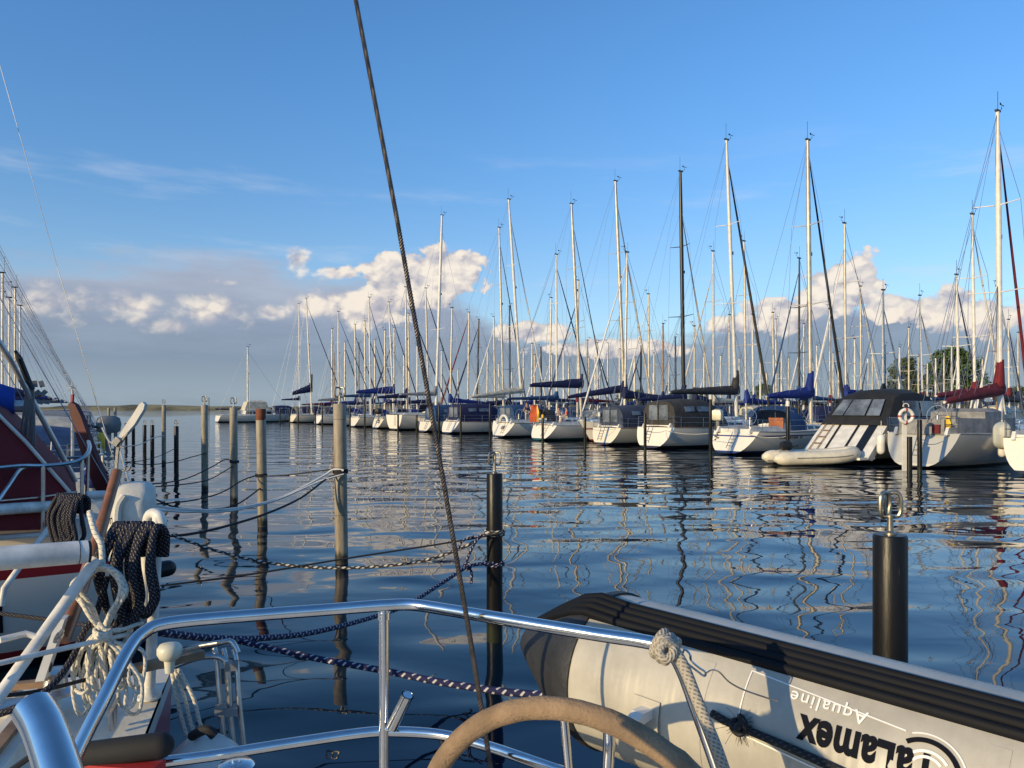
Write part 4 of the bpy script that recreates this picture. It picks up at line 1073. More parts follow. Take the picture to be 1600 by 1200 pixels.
# in front of the far boats
FARG = 'dark mooring posts before the far row of boats'
far_posts = [(1437, 656, None, 'black post before the grey-hulled yacht with maroon cover'), (1231, 627, 'white', 'dark white-capped post in front of the cream inflatable dinghy'), (1110, 617, 'white', 'dark white-capped post at the far stern corner of the blue-boomed yacht'),
             (1008, 646, None, 'dark post before the transom of the charcoal-tent yacht'), (914, 651, None, 'dark post between the people yacht and the slate-tent yacht'), (848, 648, 'yellow', 'dark post with a yellow top before the people yacht'),
             (765.5, 630, None, 'dark post left of the yacht with the white stern arch'), (720, 633, None, 'dark post before the navy cockpit tent, right of the wire'), (686, 634, None, 'dark post at the stern corner of the navy-tent yacht, touching the wire'),
             (651, 648, None, 'dark post at the right end of the broad high-sided yacht'), (622, 648, None, 'dark post before the flat side of the broad high-sided yacht'), (570, 632, None, 'dark post right of the tall pale post, before the bright blue cover'),
             (547, 634, None, 'dark post close to the right edge of the tall pale post'), (503.5, 636, None, 'dark post left of the tall pale post, the taller of two'), (493, 648, None, 'dark post left of the tall pale post, the shorter of two'),
             (466, 637, None, 'thin dark post before the long navy boom cover, right of centre'), (452.5, 637, None, 'thin dark post before the long navy boom cover, under its middle'), (437.5, 637, None, 'thin dark post before the long navy boom cover, left of centre'), (424, 637, None, 'thin dark post just right of the rusty-capped post'),
             (396.5, 636, None, 'thin dark post between the rusty-capped post and the pale one'), (383, 640, None, 'thin dark post before the motor-sailer, right of its middle'), (353, 646, None, 'short dark post left of the motor-sailer hull'), (343, 648, None, 'shortest dark post left of the motor-sailer'),
             (326.5, 621, None, 'tall thin dark post standing off the far row, furthest left')]
for i, (px, yt, cap, lab) in enumerate(far_posts):
    p = row_pt(px, 3.2 if px > 700 else 2.2); top = H - (yt - HY) / F * p.y
    post(p.x, p.y, top, .085 if px > 700 else .10, 'black', lab, FARG, cap=cap, hook=False, seg=12)

# ------------------------------------------------------------------ the crowd of yachts behind
# column and row of each mast top, column of its foot, spar, furled sail (colour), side its bow points
MASTS = [
 (468.5, 474, 478, 'alu_white', None, 1), (519, 514, 519, 'alu_warm', None, 1), (522, 553, 523, 'wood_spar', None, 1), (539, 535, 539, 'alu_warm', 'slate', 1), (554.7, 507, 556.5, 'alu_warm', 'slate', 1), (561, 536, 560, 'alu_warm', None, 1),
 (570, 502, 571, 'alu_warm', 'slate', 1), (586, 531, 586, 'alu_warm', 'alu_warm', 1), (601.6, 516, 601, 'alu_warm', None, -1), (616, 512, 616, 'alu_warm', 'navy', -1), (638, 490, 640, 'alu_warm', None, 1), (665, 451, 670, 'alu_warm', 'slate', 1),
 (706.7, 481, 703, 'alu_warm', None, -1), (733, 488, 731, 'alu_warm', 'maroon', -1), (748.5, 499, 745, 'spar_black', 'navy', -1), (762, 543, 761, 'alu_warm', None, -1), (771, 495, 774, 'alu_warm', 'alu_white', -1), (796, 479, 797, 'spar_black', None, 1),
 (831.5, 537, 831, 'alu_warm', None, 1), (845, 543, 846, 'spar_black', 'alu_white', -1), (862, 465, 858, 'alu_warm', None, -1), (869, 398, 870, 'alu_white', 'navy', 1), (904, 438, 902, 'alu_warm', 'navy', -1), (918, 532, 918, 'alu_warm', None, 1),
 (933, 536, 934, 'alu_warm', 'navy', 1), (950, 536, 949, 'alu_warm', 'alu_white', -1), (981, 394, 976, 'alu_warm', 'alu_white', -1), (1002, 541, 1001, 'spar_black', 'slate', -1), (1013, 460, 1014, 'alu_warm', 'alu_white', -1), (1036, 506, 1036, 'wood_spar', None, 1),
 (1055, 527, 1056, 'spar_black', None, 1), (1085, 510, 1085, 'alu_warm', None, -1), (1114, 393, 1115, 'alu_warm', 'alu_warm', -1), (1139, 492, 1140, 'alu_warm', None, 1), (1161, 378, 1166, 'alu_warm', None, -1), (1174, 492, 1178, 'alu_white', None, 1),
 (1206, 489, 1210, 'alu_warm', None, 1), (1212, 499, 1213, 'alu_warm', None, 1), (1249.5, 404, 1248, 'spar_black', 'teal', -1), (1256, 506, 1256, 'alu_warm', 'alu_white', -1), (1296, 483, 1297, 'alu_warm', 'alu_white', -1), (1318, 350, 1322, 'alu_warm', 'alu_white', -1),
 (1343, 448, 1346, 'alu_warm', 'alu_white', 1), (1379, 454, 1381, 'alu_white', 'alu_white', 1), (1420, 512, 1420, 'alu_warm', None, 1), (1433, 463, 1442, 'alu_white', 'alu_warm', 1), (1462, 560, 1462, 'alu_white', None, 1), (1490, 431, 1499, 'alu_white', 'slate', 1),
 (1514, 337, 1524, 'alu_white', 'alu_white', 1), (1558, 448, 1558, 'wood_spar', 'alu_white', -1), (1382, 540, 1383, 'spar_black', None, 1), (1405, 543, 1406, 'alu_white', None, 1), (1449, 568, 1449, 'alu_warm', None, 1), (1487, 540, 1487, 'alu_white', None, 1),
 (1356, 560, 1356, 'alu_white', 'slate', -1), (1310, 550, 1310, 'alu_warm', None, 1), (1232, 560, 1232, 'alu_warm', None, 1), (1188, 545, 1188, 'alu_white', None, -1), (1100, 548, 1100, 'alu_warm', None, 1), (1126, 556, 1126, 'alu_white', None, 1),
 (880, 540, 881, 'alu_white', None, 1), (818, 548, 818, 'alu_warm', None, -1), (690, 548, 690, 'alu_warm', None, 1), (652, 540, 652, 'alu_white', None, -1), (968, 545, 968, 'alu_warm', None, 1), (1022, 552, 1022, 'alu_warm', None, -1),
 (1276, 540, 1276, 'alu_white', None, 1), (1590, 520, 1591, 'alu_warm', None, 1), (1574, 500, 1577, 'alu_white', 'slate', 1), (1535, 560, 1535, 'alu_warm', None, -1), (1045, 558, 1046, 'alu_white', None, 1), (930, 560, 930, 'alu_white', None, -1),
 (990, 560, 991, 'alu_white', None, 1), (1068, 560, 1069, 'alu_warm', None, -1), (1155, 560, 1155, 'alu_warm', None, 1), (1221, 540, 1221, 'alu_white', None, -1), (1335, 530, 1336, 'alu_white', None, -1), (1475, 552, 1475, 'alu_warm', None, 1),
]
HERO = [('white-masted motor-sailer', 387), ('long-navy-boom', 483), ('broad white', 686), ('cream-boom', 805), ('tall navy-boom', 900), ('people', 968), ('black-masted', 1065), ('charcoal-boom', 1141), ('blue-boom', 1264), ('maroon-boom', 1559)]
placed = []   # (centre, half length, half beam) already used, in row axes
for k, (e, s, L, B, fb, mm) in SHIPS.items():
    c = s + NF * (L / 2); placed.append((c.dot(NF), c.dot(DF), L / 2 + .4, B / 2 + .25))
def free(c, hl, hb):
    a, b = c.dot(NF), c.dot(DF)
    return all(abs(a - q[0]) > hl + q[2] or abs(b - q[1]) > hb + q[3] for q in placed)
rb = random.Random(11)
SPAR = {'alu_white': 'white', 'alu_warm': 'silver', 'wood_spar': 'brown', 'spar_black': 'black'}
SAILN = {'slate': 'dark grey', 'navy': 'navy', 'maroon': 'maroon', 'alu_white': 'white', 'alu_warm': 'tan', 'teal': 'blue', None: 'no'}
COV = ['navy', 'navy', 'blue', 'cream_canvas', 'charcoal', 'grey_canvas', 'teal', 'maroon']
_rm = random.Random(31)
for _k in range(34):
    _p = 640 + 27.5 * _k + _rm.uniform(-9, 9); MASTS.append((_p, _rm.uniform(545, 588), _p + _rm.uniform(-1, 1), _rm.choice(['alu_warm', 'alu_white', 'alu_warm', 'spar_black']), _rm.choice([None, None, 'alu_white', 'slate', 'navy']), _rm.choice([1, -1])))
jobs = sorted(MASTS, key=lambda q: q[1])
made = []
for (pt, yt, pb, sm, gm, sg) in jobs:
    best = None
    for trial in range(120):
        Hm = 10.2 + 5.8 * ((trial * 7) % 60) / 60 + (1.2 if yt < 420 else 0) + (0 if trial < 60 else 5.5 * (trial - 59) / 60)
        Y = (Hm - H) * F / (HY - yt)
        if not 42 < Y < 270: continue
        L = .62 * Hm + 1.6; B = L * .30; tf = .56 * L
        base = at(pb, HY, Y); base.z = 0; hd = NF * sg
        c = base + hd * (L / 2 - tf)
        if c.dot(NV) - L / 2 < 29.6: continue              # nothing stands out of the line of sterns
        if free(c, L / 2 + .2, B / 2 + .1): best = (Hm, Y, L, B, tf, base, hd, c); break
    if not best: continue
    Hm, Y, L, B, tf, base, hd, c = best
    placed.append((c.dot(NF), c.dot(DF), L / 2 + .2, B / 2 + .1))
    stern = base - hd * tf
    cov = rb.choice(COV); hull = rb.choice(['white', 'white', 'cream', 'blueline', 'redline', 'navy', 'white', 'greenline'])
    mm = dict(t=tf, top=H + (HY - yt) / F * Y, rake=(pt - pb) / F * Y / NF.x * sg * .9, r=max(.085, .00125 * Y), mat=M[sm], hoist=rb.choice((.93, .95, .88)))
    boom = (tf - .9, 3.0 + rb.uniform(-.15, .3), M[cov], dict(h=rb.uniform(.45, .7), peak=rb.uniform(.2, .7)))
    hood = rb.choice([('sprayhood', M[rb.choice(['navy', 'blue', 'charcoal', 'cream_canvas'])]), ('tent', M[rb.choice(['navy', 'slate', 'cream_canvas', 'teal'])], 1.5), None])
    made.append((pt, sm, gm, cov, hull))
    i = len(made)
    yacht(stern, RZ_F + (0 if sg > 0 else math.pi), L, B, 1.15 + rb.uniform(-.1, .15), hull, 'LABEL%d' % i, 'yachts packed behind the far row', mm, boom, (M[gm], max(.07, .0011 * Y)) if gm else None, hood, 0)
# one label each, by mast, sail and place between the large masts of the front row
ORD = ['first', 'second', 'third', 'fourth', 'fifth', 'sixth', 'seventh', 'eighth', 'ninth', 'tenth', 'eleventh', 'twelfth', 'thirteenth', 'fourteenth', 'fifteenth', 'sixteenth', 'seventeenth', 'eighteenth', 'nineteenth', 'twentieth', 'twenty-first', 'twenty-second', 'twenty-third', 'twenty-fourth', 'twenty-fifth', 'twenty-sixth', 'twenty-seventh', 'twenty-eighth', 'twenty-ninth', 'thirtieth', 'thirty-first', 'thirty-second', 'thirty-third', 'thirty-fourth', 'thirty-fifth', 'thirty-sixth']
byname = {o.get('label'): o for o in SC.objects if str(o.get('label', '')).startswith('LABEL')}
order = sorted(range(len(made)), key=lambda i: made[i][0])
cnt = {}
for i in order:
    px, sm, gm, cov, hull = made[i]
    j = max([k for k, h in enumerate(HERO) if h[1] < px], default=0)
    a = HERO[j][0]; key = j; cnt[key] = cnt.get(key, 0) + 1
    place = ('%s mast behind, right of the %s yacht' % (ORD[cnt[key] - 1], a)) if j < len(HERO) else ''
    sail = (SAILN[gm] + ' furled foresail') if gm else 'bare forestay'
    byname['LABEL%d' % (i + 1)]['label'] = 'yacht with %s mast and %s, %s' % (SPAR[sm], sail, place)
    byname['LABEL%d' % (i + 1)]['label'] = byname['LABEL%d' % (i + 1)]['label'].replace('yacht with ', '', 1).replace(' foresail', ' sail').replace('bare forestay', 'no furled sail')
print('background yachts', len(made), 'of', len(MASTS))

# piers the boats lie to
def pier(a, b, w, label):
    a = Vector(a); b = Vector(b); d = (b - a).normalized(); ln = (b - a).length
    e = empty('pier', a, math.atan2(d.y, d.x), label, 'pier')
    g = MB(); n = int(ln / .16)
    g.box((ln / 2, 0, .82), (ln, w, .10)); g.build('deck', M['teak'], e, smooth=0)
    for k in range(0, int(ln / 9) + 1):
        g = MB(); g.tube([(k * 9, .0, -1), (k * 9, 0, .76)], .14, 8); g.build('pile', M['black'], e)
a0 = row_pt(1590) + NV * 14.2
pier(a0 - DV * 8, a0 + DV * 100, 1.6, 'wooden pier at the bows of the far row, behind the boats')
# ------------------------------------------------------------------ the yachts in our own row, beyond the neighbour
C3 = Vector((-3.95, 8.30, 0))
RZ_B = RZ_N + math.pi             # bows in to our pier
LEFTG = 'yachts moored bow-in along our own pier'
def left_boat(k, label, hull, mast_px=None, mtop=None, split=None, cov='navy', hood=None, gm=None, L=10.0, detail=1, dist=5.5, spar='alu_white', off=0.0):
    s = C3 + DV * (4.42 * k) - NV * off
    base = s - NV * dist
    top = mtop if mtop else 13.0
    mm = dict(t=dist, top=top, r=.085, mat=M[spar], split=split)
    return yacht(s, RZ_B, L, L * .31, 1.12, hull, label, LEFTG, mm, (dist - 2.2, 2.9, M[cov], dict(h=.45, peak=.4, plain=1)), (M[gm], .07) if gm else None, hood, detail, .5, wr=.0035 + .0005 * k)
left_boat(1, 'white yacht just beyond the maroon-tented one, split backstay rising to the upper left', 'white', split=.75, cov='grey_canvas', L=9.5, dist=3.6, mtop=15.0)
left_boat(2, 'white yacht with pale blue deck gear, third beyond the white-railed neighbour', 'blueline', cov='navy', hood=('tent', M['teal'], 1.0), gm='navy')
left_boat(3, 'white yacht with grey sprayhood in the left row, behind the maroon rudder blade', 'white', cov='grey_canvas', hood=('tent', M['cream_canvas'], 1.15))
left_boat(4, 'cream yacht in the left row, its stern by the white wind vane', 'cream', cov='navy', mtop=12.5, hood=('tent', M['grey_canvas'], 1.25))
for k, (h, c, t, lab) in enumerate([('white', 'navy', 12.0, 'white yacht in the left row, navy cover, mast beyond the left edge'), ('cream', 'charcoal', 11.5, 'cream yacht in the left row with charcoal cover, by the thin dark posts'),
                                    ('white', 'blue', 12.0, 'white yacht in the left row with bright blue cover'), ('redline', 'navy', 11.4, 'red-striped yacht in the left row near the two thin pale posts'),
                                    ('white', 'cream_canvas', 10.6, 'white yacht in the left row with cream cover, leftmost mast in the photo'), ('white', 'navy', 9.9, 'white yacht in the left row, second mast from the left edge'),
                                    ('cream', 'grey_canvas', 10.9, 'cream yacht in the left row with grey cover, third mast from the left edge'), ('white', 'teal', 9.9, 'white yacht in the left row with sea-blue cover, fourth mast from the left edge'), ('white', 'navy', 11.2, 'white yacht near the far end of the left row, fifth mast from the left edge'), ('cream', 'charcoal', 10.4, 'cream yacht at the far end of the left row, dark cover')]):
    left_boat(5 + k, lab, h, cov=c, mtop=t, spar=('alu_warm', 'alu_white')[k % 2], L=9.6, detail=0 if k > 2 else 1, hood=(('tent', M[('navy', 'cream_canvas', 'blue', 'grey_canvas')[k % 4]], 1.2) if k % 3 != 2 else None))

# ------------------------------------------------------------------ small builders for the foreground
ROPE_N = rope_mat('navy_flecked_rope', (.006, .007, .022), (.42, .36, .24), 5, 55, .84)
ROPE_W = rope_mat('white_braided_rope', (.66, .62, .52), (.10, .10, .12), 3, 40, .82)
ROPE_G = rope_mat('grey_braided_rope', (.42, .38, .31), (.20, .18, .15), 6, 120, .55)
ROPE_D = rope_mat('dark_rope', (.012, .012, .014), (.05, .05, .055), 4, 70, .6)
ROPE_Z = rope_mat('black_and_white_twisted_rope', (.020, .020, .028), (.60, .56, .46), 2, 14, .45)
ROPE_B = rope_mat('blue_braided_rope', (.006, .008, .055), (.46, .45, .44), 2, 22, .66)
def rope(name, pts, r, m, label=None, cat='rope', group=None, parent=None, seg=8, path=True):
    g = MB(); g.tube(smooth_path(pts, 6) if path else pts, r, seg); o = g.build(name, m, parent, smooth=80, fix=False)
    if label: tag(o, label, cat, group)
    return o

# ------------------------------------------------------------------ our own boat: rail, wheel, backstay, aft deck
def own_boat():
    e = empty('sailing_yacht', (-.35, .55, 0), 0, 'boat the view is taken from: polished stainless stern rail, suede-covered wheel and backstay wire', 'sailing boat')
    e.rotation_euler = (0, 0, 0); off = Vector((-.35, .55, 0))
    def loc(p): return Vector(p) - off
    def pt(px, py, z): return loc(atz(px, py, z))
    ZT, ZL = 1.952, 1.662; r = .0135
    top = [loc(at(96, 1235, 1.36)), loc(at(122, 1172, 1.40)), loc(at(163, 1090, 1.46)), loc(at(200, 1018, 1.53)), loc(at(226, 988, 1.57)), loc(at(268, 973, 1.60)), loc(at(400, 961, 1.665)), loc(at(520, 952, 1.72)), loc(at(600, 946, 1.745)), loc(at(645, 945, 1.75)), loc(at(700, 953, 1.71)), loc(at(820, 973, 1.61)), loc(at(930, 991, 1.53)), loc(at(1015, 1004, 1.47)), loc(at(1046, 1016, 1.45)), loc(at(1066, 1046, 1.43)), loc(at(1090, 1110, 1.40)), loc(at(1122, 1200, 1.37)), loc(at(1150, 1290, 1.34))]
    g = MB(); g.tube(smooth_path(top, 6), r, 20); rail = g.build('stern_rail', M['steel'], e, smooth=80)
    low = [pt(60, 1212, ZL), pt(300, 1185, ZL), pt(450, 1162, ZL), pt(560, 1146, ZL), pt(610, 1143, ZL), pt(680, 1147, ZL), pt(740, 1160, ZL), pt(810, 1182, ZL), pt(900, 1214, ZL), pt(1010, 1260, ZL)]
    g = MB(); g.tube(smooth_path(low, 6), .0118, 18); g.build('lower_rail', M['steel'], e, smooth=80)
    a = at(600, 948, 1.747); b = Vector((a.x, a.y, 1.2)); g = MB(); g.tube([loc(a), loc(b)], .0118, 18); g.tube([loc(a) - Vector((0, 0, .012)), loc(a) - Vector((0, 0, .028))], .0145, 18)
    g.lathe([(.032, 0), (.032, .006), (.016, .012)], loc(b), seg=18); g.build('stanchion', M['steel'], e, smooth=60)
    # rod holder tube welded beside the stanchion
    a = loc(at(612, 1137, 1.73)); b = loc(at(637, 1086, 1.71)); g = MB(); g.tube([a, a.lerp(b, .97), b], [.0135, .0135, .0145], 18, caps=False); g.tube([b, a.lerp(b, .2)], .0115, 14, caps=True)
    g.tube([loc(at(604, 1140, 1.735)), a], .006, 8); g.build('rod_holder', M['steel'], e, smooth=60)
    # wheel, its suede cover split where the ends are sewn together
    suede = mat('tan_suede', (.30, .205, .125), .9, var=.18, vscale=14, bump=.6, bscale=160)
    c = loc((.1226, 1.3652, 1.5037)); yaw, pit, RW = -.5409, -.0251, .360
    av = Vector((math.cos(yaw), math.sin(yaw), 0)); nv = Vector((-math.sin(yaw), math.cos(yaw), 0)); up = math.cos(pit) * Vector((0, 0, 1)) + math.sin(pit) * nv
    def wp(th, rr=RW): return c + av * (rr * math.cos(th)) + up * (rr * math.sin(th))
    rnd = random.Random(2)
    pts = []; rs = []
    for k in range(120):
        th = 2 * math.pi * k / 120; pts.append(wp(th)); rs.append(.0205 + .0004 * math.sin(k * 1.7) + rnd.uniform(-.0002, .0002))
    for k in range(120):
        th = 2 * math.pi * k / 120; d = abs(th - 1.05)
        if d < .028: rs[k] += .0022
    g = MB(); g.tube(pts, rs, 22, closed=True); wh = g.build('steering_wheel', suede, e, smooth=80)
    g = MB()
    for k in range(5): g.tube([wp(2 * math.pi * k / 5 + .4), c], .008, 8)
    g.lathe([(.05, -.02), (.05, .02), (.03, .04)], c, rot=nv.to_track_quat('Z', 'Y').to_matrix(), seg=20); g.build('spokes', M['steel'], wh, smooth=60)
    # pedestal guard behind the wheel
    a = loc(at(952, 1160, 1.62)); g = MB(); g.tube([a + Vector((0, .01, .06)), a, loc(at(944, 1290, 1.62))], .013, 14); g.build('pedestal_guard', M['steel'], e, smooth=60)
    # backstay
    y0 = 1.62; a = [at(552, -22, 1.74), at(620, 340, 1.70), at(690, 735, 1.66), at(735, 1000, 1.63), at(766, 1195, 1.61), at(782, 1300, 1.60)]
    a = [loc(p) for p in a]; first = a[0] + (a[0] - a[1]) * 3.2
    P = []
    allp = [first] + a
    for i in range(len(allp) - 1):
        n = 90 if i else 120
        P += [allp[i].lerp(allp[i + 1], k / n) for k in range(n)]
    P.append(allp[-1]); g = MB(); g.tube(P, .0048, 12, lobes=6, twist=150.0); g.build('backstay', M['stay'], e, smooth=0)
    # near rail end, lower left, close to the lens
    g = MB(); g.tube(smooth_path([loc(at(52, 1108, .74)), loc(at(70, 1140, .72)), loc(at(95, 1215, .68)), loc(at(120, 1310, .64))], 6), [.0185] * 19, 20); g.lathe([(.0188, 0), (.015, .004), (.002, .006)], loc(at(52, 1108, .74)), rot=Vector((-.2, .1, .9)).to_track_quat('Z', 'Y').to_matrix(), seg=20); g.build('near_rail_end', M['steel'], e, smooth=60)
    g = MB(); p = loc(at(368, 1200, 1.50)); g.lathe([(.036, -.03), (.036, .004), (.030, .010), (.012, .012), (.010, .004)], p, seg=28); g.build('deck_fitting', M['steel'], e, smooth=40)
    # aft deck and coaming under the frame
    zz = 1.20
    poly = [(-.84, 1.42), (-.72, 1.56), (-.21, 1.76), (.28, 1.47), (.9, 1.2), (1.0, .3), (.4, -1.6), (-1.6, -2.4), (-2.3, -1.0), (-1.35, .6)]
    g = MB(); g.prism([loc((x, y, zz - .06)) for x, y in poly], (0, 0, .06)); g.build('aft_deck', M['deck'], e, smooth=0)
    g = MB(); g.prism([loc((x * .97, y * .97, -.3)) for x, y in poly], (0, 0, 1.43)); g.build('hull', M['white'], e, smooth=0)
own_boat()

def winch_and_rag():
    # black canvas bag on the quarter, red underneath, bottom left
    e = empty('deck_bag', at(205, 1185, 1.52), R(-8), 'black and red deck bag at the bottom left beside the polished rail end', 'bag')
    g = MB(); capsule(g, (-.10, 0, 0), (.05, .02, .02), .026); g.build('body', M['black_canvas'], e)
    g = MB(); g.box((-.02, .005, -.03), (.15, .05, .04)); g.build('base', M['red'], e, smooth=0)
    g = MB(); g.tube(smooth_path([(-.09, -.01, .02), (-.14, -.03, .035), (-.2, -.05, .0), (-.26, -.08, -.05)], 5), .006, 6); g.build('strap', M['black'], e)
winch_and_rag()

# grey rope tied round the rail corner
def rail_rope():
    e = empty('rope', at(1040, 1012, 1.45), 0, 'thick grey braided rope knotted round the corner of the stainless rail', 'rope'); o = Vector(e.location)
    g = MB()
    c = at(1040, 1012, 1.445); ax = (at(1060, 1035, 1.43) - at(1020, 1004, 1.465)).normalized(); u = ax.cross(Vector((0, 1, 0))).normalized(); v = ax.cross(u)
    pts = []
    for k in range(64):
        a = 2 * math.pi * k / 26; pts.append(c - o + ax * (-.016 + .0135 * k / 26) + (u * math.cos(a) + v * math.sin(a)) * .0225)
    g.tube(pts, .0088, 10)
    knot = [at(x, y, Y) - o for x, y, Y in ((1022, 1020, 1.435), (1030, 1000, 1.425), (1046, 1002, 1.42), (1052, 1020, 1.405), (1040, 1030, 1.40), (1030, 1018, 1.405), (1040, 1004, 1.41), (1056, 1012, 1.415))]
    g.tube(smooth_path(knot, 6), .0088, 10)
    g.build('knot', ROPE_G, e, smooth=80, fix=False)
    g = MB(); tail = [at(x, y, Y) - o for x, y, Y in ((1050, 1010, 1.42), (1068, 1040, 1.405), (1086, 1085, 1.385), (1104, 1130, 1.365), (1124, 1180, 1.345), (1150, 1260, 1.32))]
    g.tube(smooth_path(tail, 8), .0105, 12); g.build('tail', ROPE_G, e, smooth=80, fix=False)
rail_rope()

# ------------------------------------------------------------------ grey inflatable hung on its edge behind the stern
def dinghy():
    A = Vector((.28, 2.10, 1.685)); Bp = Vector((1.12, 1.243, 1.655)); AX = (Bp - A).normalized(); L = (Bp - A).length
    e = empty('inflatable_dinghy', A, 0, 'pale grey inflatable dinghy with black ribbed strake, hung on edge behind the stern', 'inflatable boat')
    fab = mat('pale_grey_fabric', (.45, .425, .36), .42, var=.20, vscale=3.0, coat=.1)
    ft = NT(fab.node_tree); oc = ft.node('ShaderNodeTexCoord').outputs['Object']; fx, fy, fz = ft.sep(oc)
    along = ft.m('SUBTRACT', fx, fy)
    h1 = ft.noise(ft.xyz(ft.m('MULTIPLY', along, 7.0), ft.m('MULTIPLY', fz, 1.6), 0.0), 1.0, 3, .5); h2 = ft.noise(oc, 22.0, 5, .6)
    bn = ft.node('ShaderNodeBump'); bn.inputs['Strength'].default_value = .55; bn.inputs['Distance'].default_value = .03
    ft.link(ft.m('ADD', h1, ft.m('MULTIPLY', h2, .05)), bn.inputs['Height']); ft.link(bn.outputs[0], ft.n['Principled BSDF'].inputs['Normal'])
    cone = mat('black_cone_rubber', (.030, .031, .034), .55, var=.25, vscale=6, bump=.3, bscale=60)
    strk = mat('black_strake_rubber', (.005, .006, .009), .7, var=.2, vscale=6, spec=.25)
    tub = .205
    UP = Vector((0, 0, 1)); SD = AX.cross(UP).normalized()       # SD points to us or away
    if SD.y > 0: SD = -SD
    def sp(t, ang, r): return AX * t + (UP * math.cos(ang) + SD * math.sin(ang)) * r     # ang 0 = top, + towards us
    def tube_part(t0, t1, zc, name, m, flip=1):
        g = MB(); n = 40
        rings = []
        for k in range(n + 1):
            t = t0 + (t1 - t0) * k / n
            rings.append([sp(t, 2 * math.pi * i / 48, tub) + zc for i in range(48)])
        g.loft(rings, True, False, True); return g.build(name, m, e, smooth=80)
    Z0 = Vector((0, 0, 0)); Z1 = Vector((0, 0, -1.02))
    for zc, nm in ((Z0, 'upper_tube'), (Z1, 'lower_tube')):
        tube_part(0, L + .7, zc, nm, fab)
        g = MB(); rings = []
        for t, r in ((.012, tub + .006), (-.012, tub + .006), (-.06, tub * .95), (-.16, tub * .70), (-.26, tub * .40), (-.325, tub * .19), (-.34, .004)):
            rings.append([sp(t, 2 * math.pi * i / 40, r) + AX * 0 + zc for i in range(40)])
        g.loft(rings, True, True, True); g.build('stern_cone', cone, e, smooth=50)
    # ribbed rubbing strake along the upper tube, running out over the cone
    prof = []
    a0, a1 = R(11.5), R(36)
    nn = 60
    for i in range(nn + 1):
        f = i / nn; rib = abs(math.sin(f * math.pi * 4)); prof.append((a0 + (a1 - a0) * f, tub + .003 + .011 * rib ** .6 * (1 if 0 < i < nn else 0)))
    g = MB(); rings = []
    for t, sc in [(-.27, .42), (-.16, .72), (-.06, .97), (0, 1.04)] + [(k * .1, 1.0) for k in range(1, int((L + .7) / .1) + 1)]:
        rings.append([sp(t, a, r * sc) for a, r in prof] + [sp(t, a, (tub - .01) * sc) for a, r in prof[::-1]])
    g.loft(rings, True, True, True); g.build('rubbing_strake', strk, e, smooth=35)
    # floor and transom between the tubes
    g = MB(); g.prism([sp(.30, 0, 0) - SD * .06 + Vector((0, 0, -.1)), sp(L + .7, 0, 0) - SD * .06 + Vector((0, 0, -.1)), sp(L + .7, 0, 0) - SD * .06 + Vector((0, 0, -.95)), sp(.30, 0, 0) - SD * .06 + Vector((0, 0, -.95))], -SD * .03); g.build('floor', fab, e, smooth=0)
    g = MB(); g.prism([sp(.42, 0, 0) + SD * .20 + Vector((0, 0, -.12)), sp(.46, 0, 0) + SD * .20 + Vector((0, 0, -.12)), sp(.46, 0, 0) + SD * .20 + Vector((0, 0, -.92)), sp(.42, 0, 0) + SD * .20 + Vector((0, 0, -.92))], -SD * .3); g.build('transom', M['grey_pl'], e, smooth=0)
    for ts in (.36, .93):
        g = MB(); g.loft([[sp(t, R(a), tub + .0012) for a in range(42, 190, 6)] for t in (ts, ts + .035)], False); g.build('seam_tape', fab, e, smooth=80)
    # moulded oar lock bracket on a square patch
    def onto(t, ang, r=0.0): return sp(t, ang, tub + r)
    g = MB(); rings = [[onto(t, R(a), .002) for t in (.215, .23, .245, .26, .275, .29)] for a in (76, 81, 86, 91, 96, 101, 106)]
    r2 = [[onto(t, R(a), .006) for t in (.215, .23, .245, .26, .275, .29)] for a in (76, 81, 86, 91, 96, 101, 106)]
    ou = [r2[0][0], *r2[0][1:], *[q[-1] for q in r2[1:]], *r2[-1][-2::-1], *[q[0] for q in r2[-2:0:-1]]]
    g.loft(r2, False); g.build('patch', fab, e, smooth=60)
    g = MB(); m_ = onto(.25, R(90), .03); nr = (UP * math.cos(R(90)) + SD * math.sin(R(90)))
    tg = (UP * -math.sin(R(90)) + SD * math.cos(R(90)))
    rot = Matrix((AX, tg, nr)).transposed()
    m_ = onto(.242, R(90), .0); g.prism([m_ + tg * a + nr * b for a, b in ((-.032, 0), (-.032, .040), (-.022, .056), (.004, .062), (.024, .056), (.036, .038), (.040, .016), (.026, .016), (.022, .032), (.008, .042), (-.008, .040), (-.012, 0))], AX * .032); g.build('oar_bracket', M['white'], e, smooth=0)
    # printed name, upside down below the strake
    T_END = at(1478, 1190, 1.0)
    def print_text(txt, size, t_right, ang_mid, m, bold, spacing=1.0, name='lettering', sx=1.0):
        vs, fs = text_mesh(txt, size, bold, spacing)
        out = []
        for v in vs:
            t = t_right - v.x * sx; s = (v.y - size * .35)        # turned through 180 degrees
            ang = ang_mid + s / tub; out.append(sp(t, ang, tub + .0025))
        # split long faces is not needed: glyph faces are small
        g = MB(); g.add(out, fs); g.build(name, m, e, smooth=0, fix=False)
    TR = DT_RIGHT
    print_text('TaLamex', .092, TR - .02, R(66), INK, .0034, 1.06, sx=.70)
    print_text('Aqualine', .038, TR - .15, R(48.5), INK_W, .0004, 1.16)
